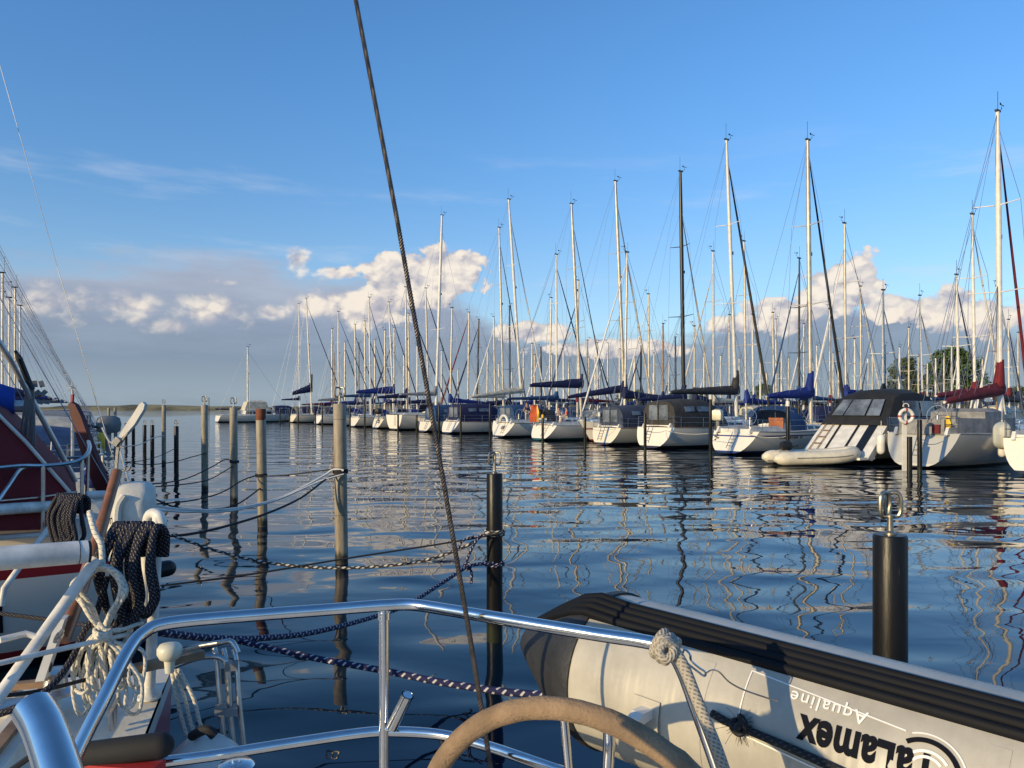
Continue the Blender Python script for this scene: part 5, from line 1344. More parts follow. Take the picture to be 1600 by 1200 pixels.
    # ringed emblem round the first letter, and the pale outline
    def arc(t0, ac, r0, w, th0, th1, m, nm):
        g = MB(); vs = []; n = 40
        for k in range(n + 1):
            th = th0 + (th1 - th0) * k / n
            for rr in (r0 - w / 2, r0 + w / 2): vs.append(sp(t0 + rr * math.cos(th), ac + rr * math.sin(th) / tub, tub + .0022))
        g.add(vs, [(2 * k, 2 * k + 1, 2 * k + 3, 2 * k + 2) for k in range(n)]); g.build(nm, m, e, smooth=0, fix=False)
    c_t = TR - .04; c_a = R(66)
    arc(c_t, c_a, .058, .009, R(-128), R(45), INK, 'emblem_ring')
    arc(c_t + .004, c_a, .040, .005, R(-150), R(-40), INK_W, 'emblem_wave'); arc(c_t + .004, c_a, .030, .005, R(-145), R(-45), INK_W, 'emblem_wave')
    arc(c_t, c_a, .070, .003, R(-115), R(45), INK_W, 'outline')
    g = MB()
    def strip(ta, aa, tb, ab, w=.003, n=16):
        vs = []
        for k in range(n + 1):
            t = ta + (tb - ta) * k / n; a = aa + (ab - aa) * k / n
            if abs(tb - ta) > .02: vs += [sp(t, a - w / tub / 2, tub + .0022), sp(t, a + w / tub / 2, tub + .0022)]
            else: vs += [sp(t - w / 2, a, tub + .0022), sp(t + w / 2, a, tub + .0022)]
        g.add(vs, [(2 * k, 2 * k + 1, 2 * k + 3, 2 * k + 2) for k in range(n)])
    t_l = TR - .40
    strip(c_t - .04, c_a - .064 / tub, t_l, R(40)); strip(t_l, R(40), t_l, R(77)); strip(t_l, R(77), TR - .2, R(82))
    g.build('outline', INK_W, e, smooth=0, fix=False)
    # lines on the dinghy: snap hook on its wire, black frayed lashing
    k = empty('snap_hook', at(1088, 1046, 1.42), 0, 'steel snap hook and wire running from the rail corner to the dinghy', 'snap hook'); o = Vector(k.location)
    g = MB(); pts = [at(x, y, Y) - o for x, y, Y in ((1066, 1022, 1.425), (1070, 1015, 1.425), (1078, 1022, 1.42), (1080, 1032, 1.42), (1092, 1043, 1.42), (1102, 1050, 1.42), (1100, 1056, 1.42), (1086, 1046, 1.42), (1072, 1034, 1.42), (1066, 1022, 1.425))]
    g.tube(smooth_path(pts, 5), .0022, 8); g.build('hook', M['steel'], k)
    g = MB(); pts = [at(x, y, Y) - o for x, y, Y in ((1102, 1053, 1.42), (1112, 1047, 1.43), (1124, 1050, 1.44), (1140, 1066, 1.46), (1165, 1079, 1.5), (1215, 1096, 1.56))]
    g.tube(smooth_path(pts, 5), .0016, 6); g.build('wire', M['steel_dull'], k)
    k = empty('lashing', at(1150, 1135, 1.46), 0, 'frayed black lashing rope across the lower side of the dinghy', 'rope'); o = Vector(k.location); o2 = e.location
    def face(px, py, lift):
        # nearest point of the tube along the line of sight
        dr = at(px, py, 1.0) - Vector((0, 0, H)); best = None
        for i in range(600):
            p = Vector((0, 0, H)) + dr * (1.0 + i * .003); q = p - A; q = q - AX * q.dot(AX)
            if q.length < tub + lift: return p
        return p
    g = MB(); P = [face(x, y, .012) for x, y in ((1112, 1114), (1128, 1124), (1150, 1134), (1185, 1148), (1230, 1167), (1290, 1194), (1350, 1222))]
    g.tube(smooth_path([p - o for p in P], 6), .0085, 10); g.build('line', ROPE_D, k, smooth=80, fix=False)
    g = MB(); c = face(1155, 1133, .02) - o; rnd = random.Random(4)
    for i in range(3):
        rot = Matrix.Rotation(rnd.uniform(0, 3), 3, 'X') @ Matrix.Rotation(rnd.uniform(0, 3), 3, 'Y'); g.torus(c + Vector((rnd.uniform(-.01, .01), 0, rnd.uniform(-.006, .006))), .013, .008, rot, 18, 8)
    g.build('knot', ROPE_D, k, smooth=80, fix=False)
    g = MB()
    for i in range(46):
        d_ = Vector((rnd.gauss(0, 1), -abs(rnd.gauss(0, .4)), rnd.gauss(0, 1))).normalized() * rnd.uniform(.02, .05)
        g.tube([c, c + d_ * .6 + Vector((0, 0, -.002)), c + d_ + Vector((rnd.uniform(-.006, .006), 0, -.006))], .0005, 3)
    t_ = MB(); g.build('frayed_strands', M['black'], k, smooth=0)
DT_RIGHT = .88
dinghy()
# ------------------------------------------------------------------ the neighbour with white-painted rails
def neighbour():
    Fq = Vector((-1.68, 3.75, 0)); Nq = Vector((-1.02, 1.65, 0)); TD = (Nq - Fq).normalized(); BW = Vector((TD.y, -TD.x, 0))   # towards its bow
    if BW.x > 0: BW = -BW
    C = (Fq + Nq) / 2; rz = math.atan2(-BW.x, BW.y)
    e = empty('sailing_yacht', (C.x, C.y, 0), rz, 'neighbouring cream yacht with white-painted tube rails and red stripe round its stern', 'sailing boat')
    m = Matrix.Rotation(-rz, 3, 'Z')
    def loc(p): return m @ (Vector(p) - Vector((C.x, C.y, 0)))
    def ap(px, py, Y): return loc(at(px, py, Y))
    # local: +y to the bow, far side of the boat = side of Fq
    sx = 1 if loc(Fq).x > 0 else -1
    W2 = abs(loc(Fq).x); fb = 1.15; L = 8.5
    hm = hull_mat('cream_hull_red_stripe', (.74, .71, .62), (.30, .03, .03), (.02, .02, .02), cove=(.70, 1.06, (.36, .035, .04)))
    us, rings = hull_rings(L, W2 * 2.25, fb, -.02, beam=[(0, .89), (.1, .93), (.3, 1), (.5, .98), (.7, .8), (.9, .35), (1, .02)])
    g = MB(); g.loft(rings, closed=False); g.add(rings[0], [tuple(range(len(rings[0]) - 1, -1, -1))]); g.build('hull', hm, e, smooth=30)
    cr = M['deck']
    g = MB(); dr = []
    for r in rings:
        a, b = r[0], r[-1]; z = a.z + .006; w = b.x
        dr.append([Vector((-w * 1.01, a.y, z - .04)), Vector((-w * .99, a.y, z)), Vector((-w * .5, a.y, z + .02)), Vector((0, a.y, z + .025)), Vector((w * .5, a.y, z + .02)), Vector((w * .99, a.y, z)), Vector((w * 1.01, a.y, z - .04))])
    g.loft(dr, closed=False); g.build('deck', cr, e, smooth=40)
    # coamings, teak trim, cockpit well
    zd = deck_z(fb, .1)
    g = MB()
    for s in (1, -1): g.box((s * W2 * .60, 1.75, zd + .06), (.10, 2.7, .14), top=.9)
    g.box((0, .42, zd + .05), (W2 * 1.2, .12, .12)); g.build('coaming', cr, e, smooth=0)
    g = MB()
    for s in (1, -1): g.box((s * W2 * .60, 1.75, zd + .142), (.04, 2.72, .026))
    g.box((0, .42, zd + .118), (W2 * 1.2, .04, .026)); g.build('teak_trim', M['teak'], e, smooth=0)
    g = MB(); g.loft([[Vector((x * w, y, z)) for x, y in ((-1, 4.3), (1, 4.3), (.8, 6.8), (-.8, 6.8))] for w, z in ((W2 * .66, zd), (W2 * .6, zd + .30), (W2 * .4, zd + .36))], True, True, True); g.build('cabin', M['white'], e, smooth=0)
    mt = MB(); mt.tube([(0, 4.6, zd + .4), (0, 4.6, 12.2)], .075, 10); mt.build('mast', M['alu'], e)
    # white-painted tube rail
    wt_ = M['white_tube']
    Z = H - (800 - HY) / F * 3.3
    g = MB(); base = atz(233, 1090, 1.16); top = at(247, 806, 3.28)
    g.tube([loc(base), loc(top)], .0225, 18)
    g.lathe([(.05, 0), (.05, .01), (.03, .02), (.026, .05)], loc(base), seg=20); g.build('stanchion', wt_, e, smooth=60)
    g = MB(); crv = [ap(178, 838, 3.18), ap(205, 836, 3.22), ap(232, 836, 3.25), ap(247, 830, 3.27), ap(253, 818, 3.28), ap(248, 806, 3.28), ap(238, 802, 3.3), ap(231, 812, 3.32), ap(229, 850, 3.34), ap(226, 960, 3.36)]
    g.tube(smooth_path(crv, 6), .0215, 16); g.build('rail_hoop', wt_, e, smooth=70)
    # thick white pole along the quarter and the diagonal brace
    g = MB(); a = ap(-160, 885, 2.55); b = ap(136, 862, 2.9); g.tube([a, b], .043, 24); p = g.build('white_pole', wt_, e, smooth=60)
    g = MB(); g.tube([b, b.lerp(a, -.018)], .041, 20); g.tube([b.lerp(a, .05), b.lerp(a, .054)], .0445, 24); g.build('pole_end', M['black'], p, smooth=60)
    g = MB(); g.tube([ap(150, 874, 2.98), ap(100, 945, 2.86), ap(0, 1086, 2.62), ap(-80, 1200, 2.45)], .0215, 16); g.build('brace', wt_, e, smooth=60)
    g = MB(); g.tube([ap(-60, 1056, 2.55), ap(0, 1036, 2.62), ap(110, 1011, 2.8), ap(222, 986, 3.2)], .0095, 10); g.tube([ap(0, 1000, 2.7), ap(40, 990, 2.76), ap(60, 996, 2.76)], .012, 8); g.build('lifeline', wt_, e, smooth=60)
    # mushroom-headed white handle on the quarter
    g = MB(); k = ap(265, 1030, 2.9); g.lathe([(.016, -.05), (.018, -.03), (.020, -.005), (.036, .004), (.045, .022), (.045, .042), (.036, .056), (.014, .062)], k, seg=26); g.build('mushroom_handle', M['cream'], e, smooth=50)
    g = MB(); a = ap(222, 1040, 3.2); b = ap(285, 1031, 3.0); g.box((a + b) / 2, (.05, (a - b).length, .03), Matrix.Rotation(.5, 3, 'Z')); g.build('rail_bracket', M['teak'], e, smooth=0)
    # winch and cleat on deck
    p = atz(86, 1085, 1.22); g = MB(); g.lathe([(.075, 0), (.075, .012), (.05, .03), (.045, .07), (.06, .09), (.06, .10), (.02, .105)], loc(p), seg=26); g.build('winch', M['steel_dull'], e, smooth=40)
    p = atz(10, 1110, 1.22); g = MB(); g.lathe([(.06, 0), (.065, .02), (.055, .03), (.01, .032)], loc(p), seg=22); g.build('deck_plate', M['steel_dull'], e, smooth=40)
    p = loc(atz(176, 1120, 1.21)); g = MB(); g.tube(smooth_path([p + Vector((-.09, 0, .045)), p + Vector((-.04, 0, .04)), p + Vector((.04, 0, .04)), p + Vector((.09, 0, .045))], 4), .011, 8)
    for s in (-.03, .03): g.tube([p + Vector((s, 0, -.04)), p + Vector((s, 0, .04))], .012, 8)
    g.build('horn_cleat', M['steel_dull'], e, smooth=60)
    for k in range(4):
        a = math.pi / 2 * k + .5; g = MB(); g.lathe([(.007, 0), (.007, .005), (.002, .006)], loc(base) + Vector((.039 * math.cos(a), .039 * math.sin(a), .009)), seg=8); g.build('base_bolt', M['steel_dull'], e)
    g = MB(); q = ap(92, 996, 2.78); g.tube([q - Vector((.05, 0, 0)), q + Vector((.05, 0, .01))], .008, 8); g.tube([q - Vector((.02, 0, 0)), q + Vector((.02, 0, .004))], .013, 8); g.build('turnbuckle', M['steel_dull'], e, smooth=60)
    # tiller and rudder head of varnished wood with a pale metal strap
    g = MB(); g.tube(smooth_path([ap(183, 736, 3.7), ap(172, 775, 3.62), ap(150, 850, 3.45), ap(122, 935, 3.25), ap(98, 1000, 3.1)], 5), [.024] * 8 + [.028] * 8 + [.030] * 5, 10); g.build('tiller', M['wood'], e, smooth=60)
    a = ap(104, 965, 3.1); b = ap(72, 1060, 2.95)
    g = MB(); d = (b - a); g.prism([a + Vector((-.03, 0, 0)), a + Vector((.045, 0, 0)), b + Vector((.055, 0, 0)), b + Vector((-.03, 0, 0))], (0, .03, .0)); tl = g.build('tiller_strap', M['alu_white'], e, smooth=0)
    g = MB(); g.lathe([(.022, -.03), (.022, .0), (.012, .004)], b.lerp(a, .18) + Vector((.01, -.0, 0)), rot=Vector((0, -1, 0)).to_track_quat('Z', 'Y').to_matrix(), seg=18); g.build('bolt', M['black'], tl, smooth=50)
    # boarding ladder on the transom
    st = M['steel_dull']
    g = MB()
    for dx_ in (0, 14, 30): 
        g.tube(smooth_path([ap(335 + dx_, 1012 + dx_ * .1, 3.35), ap(340 + dx_, 1040, 3.33), ap(344 + dx_, 1100, 3.3), ap(352 + dx_, 1180, 3.28), ap(360 + dx_, 1300, 3.25)], 4), .012, 8)
    g.tube(smooth_path([ap(270, 1042, 3.2), ap(310, 1028, 3.28), ap(345, 1028, 3.3), ap(356, 1050, 3.3), ap(360, 1120, 3.28)], 6), .0125, 8)
    g.tube(smooth_path([ap(262, 1024, 3.4), ap(300, 1012, 3.4), ap(345, 1004, 3.36), ap(362, 1003, 3.35), ap(372, 1020, 3.34)], 6), .0125, 8)
    g.build('boarding_ladder', st, e, smooth=60)
    for (x, y) in ((366, 1040), (366, 1110), (350, 1108)):
        g = MB(); g.box(ap(x - 4, y, 3.28), (.10, .05, .03), Matrix.Rotation(.15, 3, 'Y')); g.build('ladder_tread', M['grey_pl'], e, smooth=0)
    g = MB()
    for dx_ in (0, 12, 26): g.tube(smooth_path([ap(268 + dx_ * .4, 1045, 3.4), ap(276 + dx_, 1090, 3.36), ap(286 + dx_, 1130, 3.33), ap(292 + dx_ * 1.2, 1150, 3.3)], 5), .009, 7)
    for i in range(0):
        q = ap(306 + i * 2, 1142 - (i % 2) * 10, 3.28); g.tube(smooth_path([q, q + Vector((.02, .01, .03)), q + Vector((.05 - .02 * i, 0, .06 + .01 * i))], 4), .007, 6)
    g.build('white_lashing', ROPE_W, e, smooth=80, fix=False)
    g = MB(); c = ap(318, 1168, 3.2); rr = []
    for k in range(7):
        f = k / 6; rr.append([c + Vector((math.cos(a) * .14 * (1 - f * f * .7), math.sin(a) * .16 * (1 - f * f * .7), -.08 + .13 * f + .008 * math.sin(3 * a))) for a in [2 * math.pi * i / 18 for i in range(18)]])
    g.loft(rr, True, True, True); g.build('bagged_cloth', M['white'], e, smooth=60)
    g = MB(); g.tube(smooth_path([ap(300, 1150, 3.15), ap(322, 1140, 3.1), ap(335, 1150, 3.1)], 5), .02, 8); g.build('black_strap', M['black_canvas'], e)
    return e, loc
NB, nloc = neighbour()

# hanging coils
def coil_bundle(name, cpx, cpy, w, h, Y, r, m, label, n=9, seed=1, tie=None, depth=.05):
    rnd = random.Random(seed); c = at(cpx, cpy, Y); e = empty(name, c, 0, label, 'rope coil')
    s = Y / F; g = MB()
    for k in range(n):
        f = (k + .5) / n - .5; x0 = f * w * s; x1 = (f * 1.02 + rnd.uniform(-.06, .06)) * w * s; dpt = rnd.uniform(-depth, depth)
        hh = h * s * rnd.uniform(.86, 1.04); lw = rnd.uniform(.020, .034) + r
        P = [Vector((x0 - lw * .4, depth + .02, -.10)), Vector((x0, depth * .6, .004)), Vector((x0 + lw * .2, dpt * .2 - .01, .012)), Vector((x1 - lw, dpt - depth * .7, -hh * .35)), Vector((x1 - lw * .7, dpt - depth * .5, -hh * .8)), Vector((x1, dpt - depth * .4, -hh)), Vector((x1 + lw, dpt - depth * .5, -hh * .82)), Vector((x1 + lw * .8, dpt - depth * .9, -hh * .4)), Vector((x0 + lw, -.02, .008)), Vector((x0 + lw * 1.4, depth * .8, -.02)), Vector((x0 + lw, depth + .02, -.12))]
        g.tube(smooth_path(P, 6), r, 9)
    g.build('turns', m, e, smooth=80, fix=False)
    return e
coil_bundle('rope_coil', 205, 828, 62, 138, 3.16, .0140, ROPE_N, 'thick navy rope with gold flecks, hung in turns over the white rail end', n=10, seed=3)
coil_bundle('rope_coil', 104, 778, 36, 74, 5.6, .0155, ROPE_N, 'dark navy rope bundle hanging on the far rail above the white pole', n=9, seed=5)
# long white coil, gathered in the middle
def white_coil():
    e = empty('rope_coil', at(160, 985, 3.02), 0, 'white braided rope coil gathered at its middle, hanging from the lifeline', 'rope coil'); o = Vector(e.location)
    rnd = random.Random(8); g = MB(); Y = 3.0
    for k in range(12):
        j = lambda a: rnd.uniform(-a, a); yy = lambda: Y + j(.035)
        w = 25 + k * .9
        P = [(160 + j(5), 988), (148 - w * .35 + j(7), 950), (152 - w + j(7), 915), (160 - w * .6, 893 + j(5)), (164 + j(3), 888 + j(4)), (176 + w * .3, 900 + j(4)), (172 + w * .7 + j(3), 925), (168 + w * .3 + j(4), 955), (160 + j(5), 988)]
        g.tube(smooth_path([at(x, y, yy()) - o for x, y in P], 6), .0082, 7)
    for k in range(13):
        j = lambda a: rnd.uniform(-a, a); yy = lambda: Y + j(.04)
        x0 = 120 + k * 7.4 + j(5); bt = 1092 + j(30)
        P = [(160 + j(6), 984), (x0 * .55 + 160 * .45 - 9, 1010 + j(6)), (x0 - 10, bt - 50), (x0 - 8 + j(3), bt - 12), (x0 + 3, bt), (x0 + 13 + j(3), bt - 14), (x0 + 11, bt - 60), (162 + j(6), 1000), (160 + j(6), 984)]
        g.tube(smooth_path([at(x, y, yy()) - o for x, y in P], 6), .0072, 7)
    g.build('turns', ROPE_W, e, smooth=80, fix=False)
    g = MB()
    P = [at(160 + 13 * math.cos(a), 984 + 6 * math.sin(a) + a * .4, Y - .05 * math.sin(a + 1.57 - 1.57) - .03) - o for a in [k * .5 for k in range(48)]]
    g.tube(P, .0072, 7)
    g.build('gathering_turns', ROPE_W, e, smooth=80, fix=False); g = MB()
    g.tube(smooth_path([at(x, y, y_) - o for x, y, y_ in ((165, 985, 2.96), (190, 984, 3.0), (212, 976, 3.1), (222, 974, 3.2))], 5), .0085, 7); g.build('tie', ROPE_W, e, smooth=80, fix=False); g = MB()
    g.tube(smooth_path([at(x, y, y_) - o for x, y, y_ in ((161, 890, 3.0), (160, 872, 3.02), (158, 850, 3.05), (148, 830, 3.08), (140, 800, 3.15))], 5), .012, 7)
    g.build('hanging_tail', ROPE_W, e, smooth=80, fix=False)
white_coil()
# rope end falling from the navy coil, and the dark rope crossing the deck
rope('rope', [at(x, y, Y) for x, y, Y in ((200, 958, 3.12), (192, 992, 3.1), (184, 1002, 3.08), (190, 1013, 3.06), (204, 1010, 3.08), (212, 990, 3.12), (214, 965, 3.14))], .011, ROPE_N, 'loose loop of navy rope below the hanging coil')
rope('rope', [at(x, y, Y) for x, y, Y in ((168, 900, 3.1), (150, 960, 3.05), (132, 985, 3.0), (112, 1030, 2.92), (80, 1072, 2.82), (40, 1100, 2.75), (-30, 1125, 2.7))], .013, ROPE_N, 'dark navy rope slanting down across the cream deck to the left')
rope('rope', [at(x, y, Y) for x, y, Y in ((-20, 956, 4.4), (60, 966, 4.4), (130, 976, 4.35), (180, 985, 4.3))], .013, ROPE_N, 'navy rope running across behind the white brace', group=None)
rope('rope', [at(x, y, Y) for x, y, Y in ((-20, 1090, 2.65), (60, 1080, 2.8), (130, 1063, 3.0), (215, 1042, 3.2))], .008, ROPE_D, 'thin dark line along the cream deck towards the stern')

# outboard under its white canvas cover
def covered_outboard():
    p = at(206, 836, 4.35); e = empty('outboard_motor', p, R(20), 'outboard motor under a white canvas cover beside the wooden tiller', 'outboard motor')
    cv = mat('white_canvas_cover', (.72, .69, .60), .8, var=.14, vscale=5, bump=.5, bscale=14)
    prof = [(-.13, .115, .11), (-.02, .125, .13), (.10, .125, .15), (.20, .12, .16), (.265, .10, .13), (.295, .07, .08), (.302, .02, .03)]
    g = MB(); rr = []
    rnd = random.Random(3)
    for z, a, b in prof:
        rr.append([Vector((math.copysign(abs(math.cos(t)) ** .6, math.cos(t)) * a * (1 + .03 * math.sin(5 * t + z * 9)) + (.02 if z > .2 else 0), math.copysign(abs(math.sin(t)) ** .6, math.sin(t)) * b, z)) for t in [2 * math.pi * i / 32 for i in range(32)]])
    g.loft(rr, True, True, True); g.build('cover', cv, e, smooth=60)
    g = MB(); g.tube(smooth_path([(-.02, -.155, .24), (-.05, -.165, .18), (-.055, -.16, .06), (-.05, -.14, -.06)], 5), .022, 8); g.build('cover_fold', cv, e)
    g = MB(); g.tube([(0, 0, -.10), (0, 0, -.62)], [.06, .045], 10); g.box((0, .1, -.62), (.03, .34, .04)); g.build('leg', M['grey_pl'], e, smooth=0)
    vs, fs = text_mesh('Lym', .075, .001, 1.0); g = MB(); g.add([Vector((-.135 + v.x * .8 * .6 - .0, -.165 - .0 * v.x, .09 + v.y)) for v in vs], fs); g.build('lettering', INK, e, smooth=0, fix=False)
    vs, fs = text_mesh('4', .08, .004, 1.0); g = MB(); g.add([Vector((-.10 + v.x, -.168, -.03 + v.y)) for v in vs], fs); g.build('lettering', INK, e, smooth=0, fix=False)
covered_outboard()

# ------------------------------------------------------------------ the red and white yacht beyond the neighbour
def red_boat():
    s = C3; L, B, fb = 9.0, 2.7, 1.13
    hm = hull_mat('white_hull_red_gunwale', (.74, .71, .64), (.34, .03, .03), (.02, .02, .02), cove=(.90, 1.02, (.30, .025, .03)))
    HULLS['redboat'] = hm
    e = yacht(s, RZ_B, L, B, fb, 'redboat', 'white and red yacht under a maroon cockpit tent, blue sail cover above', LEFTG,
              dict(t=5.6, top=12.0, r=.08, mat=M['alu']), (4.5, 2.40, M['brightblue'], dict(h=.85, peak=.4, plain=1)), None, None, 0, .1, wr=.005)
    m = Matrix.Rotation(-RZ_B, 3, 'Z')
    def loc(p): return m @ (Vector(p) - s)
    def ap(px, py, Y): return loc(at(px, py, Y))
    # tent: side outline drawn out across the beam
    Y0 = 6.9; zb = 1.15
    poly = [ap(-260, 520, 5.6), ap(-10, 640, 6.5), ap(40, 690, 6.7), ap(112, 772, 7.0), ap(116, 826, 7.0), ap(-260, 838, 5.6)]
    ac = Vector((1, 0, 0)) * (1 if poly[3].x < 0 else -1)
    g = MB(); g.prism(poly, ac * 1.7); tent = g.build('cockpit_tent', M['maroon'], e, smooth=0)
    g = MB(); g.tube([p - ac * .015 for p in poly[:5]], .016, 6); g.build('white_piping', M['white'], tent)
    g = MB(); g.tube([ap(-160, 846, 6.0), ap(0, 840, 6.6), ap(120, 832, 7.0)], .03, 8); g.build('gunwale', M['white'], e)
    st = M['steel_dull']; g = MB()
    rail = [ap(-40, 735, 6.2), ap(28, 728, 6.5), ap(66, 728, 6.7), ap(112, 723, 6.9), ap(134, 712, 7.05), ap(140, 700, 7.3), ap(138, 690, 7.7)]
    g.tube(smooth_path(rail, 6), .018, 8); g.tube(smooth_path([ap(-10, 792, 6.3), ap(14, 758, 6.45), ap(30, 735, 6.55), ap(44, 728, 6.6)], 5), .018, 8)
    g.tube([ap(67, 728, 6.7), ap(67, 832, 6.7)], .018, 8); g.tube([ap(128, 716, 7.0), ap(128, 835, 7.0)], .016, 8); g.tube([ap(138, 700, 7.4), ap(134, 825, 7.4)], .016, 8)
    g.tube([ap(-20, 784, 6.3), ap(60, 777, 6.7), ap(120, 768, 7.0)], .009, 6); g.build('railing', st, e)
    g = MB(); g.tube([ap(-60, 800, 6.1), ap(92, 790, 6.85)], .048, 14); g.tube([ap(135, 774, 7.1), ap(164, 773, 7.2)], .04, 12); g.build('white_pole', M['white_tube'], e)
    g = MB(); g.tube([ap(84, 815, 6.7), ap(40, 873, 6.4), ap(6, 920, 6.2), ap(2, 946, 6.2)], .024, 10); g.build('brace', M['white_tube'], e)
    # aluminium crutch spar with tackle
    g = MB(); g.tube([ap(-20, 505, 6.6), ap(16, 562, 6.8), ap(72, 665, 7.2), ap(118, 752, 7.5)], .025, 10); sp_ = g.build('crutch_spar', M['alu'], e)
    g = MB(); g.tube([ap(24, 548, 6.8), ap(30, 560, 6.8), ap(44, 595, 6.9), ap(52, 608, 6.9)], [.012, .028, .028, .016], 8); g.build('tackle', M['black'], sp_)
    g = MB()
    for i in range(9):
        a = ap(44 + i * 3.5, 600 + (i % 3) * 14, 7.0 + .05 * i); g.box(a, (.045, .04, .06), Matrix.Rotation(i, 3, 'X'))
    for i in range(6): g.tube([ap(42 + i * 2, 605, 7.0), ap(30 + i * 5, 700 + (i % 2) * 10, 7.1)], .010, 5)
    g.build('blocks_and_lines', M['grey_pl'], sp_, smooth=0)
    # script on the topsides
    vs, fs = text_mesh('Carol I', .46, .004, 1.0); out = []
    for v in vs:
        y = 2.35 - v.x * .9; zz = .36 + v.y + v.x * .04; uu = y / L; zz = max(.2, zz)
        w = half(B, uu); zd = deck_z(fb, uu); zb_ = lerp_tab(KEEL, uu); h = (zz - zb_) / (zd - zb_); a = math.asin(max(0, min(1, (1 - h))) ** (1 / 1.55))
        sgn = 1 if ac.x < 0 else -1
        out.append(Vector((sgn * (w * math.cos(a) ** .62 + .012), y, zz)) if True else None)
    g = MB(); g.add([Vector((p.x, p.y, p.z)) for p in out], fs); g.build('lettering', INK, e, smooth=0, fix=False)
    # backstay pair
    # dark rudder hung on the stern
    g = MB(); capsule(g, ap(236, 893, 7.9), ap(262, 888, 8.0), .085); g.build('stern_buffer', M['black'], e, smooth=0)
red_boat()

# maroon rudder blade standing up, wind vane, wind generator
def blade():
    Y = 8.6
    e = empty('rudder_blade', at(160, 768, Y), 0, 'lifted maroon rudder blade pointing up at the left', 'rudder'); o = Vector(e.location)
    q = [(106, 632), (110, 628), (117, 632), (126, 650), (140, 690), (156, 730), (170, 764), (166, 768), (150, 768), (140, 745), (128, 712), (115, 670)]
    g = MB(); g.prism([at(x, y, Y) - o for x, y in q], (.02, .05, 0)); g.build('blade', M['blade'], e, smooth=0)
    g = MB(); g.tube([at(113, 628, Y) - o, at(113.5, 616, Y) - o], .02, 6); g.build('pin', M['red'], e)
blade()
def vane():
    Y = 9.6
    e = empty('wind_vane', at(182, 760, Y), 0, 'white paddle of a self-steering wind vane tilted to the right', 'wind vane'); o = Vector(e.location)
    q = [(217, 632), (222, 628), (226, 632), (224, 640), (210, 663), (198, 677), (184, 690), (186, 680), (196, 664), (207, 648)]
    g = MB(); g.prism([at(x, y, Y) - o for x, y in q], (.02, .04, 0)); g.build('paddle', M['alu_white'], e, smooth=0)
    g = MB()
    for a in (((184, 690), (181, 728), (180, 765)), ((200, 676), (186, 700), (182, 745)), ((195, 700), (172, 690), (160, 668)), ((176, 735), (198, 735), (204, 728)), ((188, 705), (205, 760), (228, 775))): g.tube(smooth_path([at(x, y, Y) - o for x, y in a], 4), .016, 6)
    g.box(at(183, 690, Y) - o, (.08, .08, .10), Matrix.Rotation(.7, 3, 'Y')); g.build('frame', M['steel_dull'], e, smooth=50)
vane()
def wind_generator():
    Y = 12.0
    e = empty('wind_generator', at(113, 640, Y), R(25), 'small white wind generator on a pole above the maroon blade', 'wind generator')
    k = Y / F; g = MB(); g.tube([(0, 0, -.8), (0, 0, 33 * k)], .025, 8); g.build('pole', M['steel_dull'], e)
    c = Vector((0, 0, 35 * k)); g = MB(); capsule(g, c + Vector((0, -.08, 0)), c + Vector((0, .12, 0)), .03); g.build('hub', M['white'], e)
    for i in range(5):
        a = 2 * math.pi * i / 5 + .3; d = Vector((math.cos(a), 0, math.sin(a))); n = Vector((-math.sin(a), 0, math.cos(a)))
        g = MB(); g.prism([c + Vector((0, -.12, 0)) + d * .03 + n * .012, c + Vector((0, -.12, 0)) + d * .085 + n * .010, c + Vector((0, -.12, 0)) + d * .09 - n * .006, c + Vector((0, -.12, 0)) + d * .03 - n * .012], (0, .012, 0)); g.build('blade', M['white'], e, smooth=0)
wind_generator()

def left_gear():
    def on(k, v):
        m = Matrix.Rotation(RZ_B, 3, 'Z'); s = C3 + DV * (4.42 * k); return Vector((s.x, s.y, 0)) + m @ Vector(v)
    e = empty('horseshoe_buoy', on(2, (.9, .35, 1.45)), RZ_B, 'yellow horseshoe buoy on a stern rail behind the maroon rudder blade', 'lifebuoy')
    g = MB(); g.torus((0, 0, .22), .20, .07, Matrix.Rotation(R(90), 3, 'X') , 20, 8, R(-230), R(50)); g.build('foam_ring', M['yellow'], e)
    g = MB(); g.box((0, .06, .2), (.34, .02, .05)); g.build('strap', M['black'], e, smooth=0)
    e = empty('deck_cushion', on(1, (-.6, .5, 1.25)), RZ_B, 'royal blue rolled canvas lying on the stern deck beyond the maroon tent', 'canvas roll')
    g = MB(); capsule(g, (-.5, 0, .14), (.6, .05, .14), .14); g.build('roll', M['blue'], e)
    g = MB(); g.torus((0, .02, .14), .145, .012, Matrix.Rotation(R(90), 3, 'Y'), 16, 6); g.build('tie', M['white'], e)
    outboard(on(3, (.5, .15, 1.75)), RZ_B + .3, 'grey outboard motor on a stern rail in the left row', 'grey_pl', 1.1, None)
    outboard(on(4, (-.5, .15, 1.7)), RZ_B - .2, 'black outboard motor on a stern rail left of the white wind vane', 'black', 1.1, None)
    fender(on(2, (-1.6, 1.2, .5)), 'white fender on the yacht beyond the maroon tent, far left', 'white', .6, .14)
    fender(on(1, (-1.55, 1.0, .5)), 'cream fender on the near side of the split-backstay yacht', 'cream', .6, .14)
left_gear()
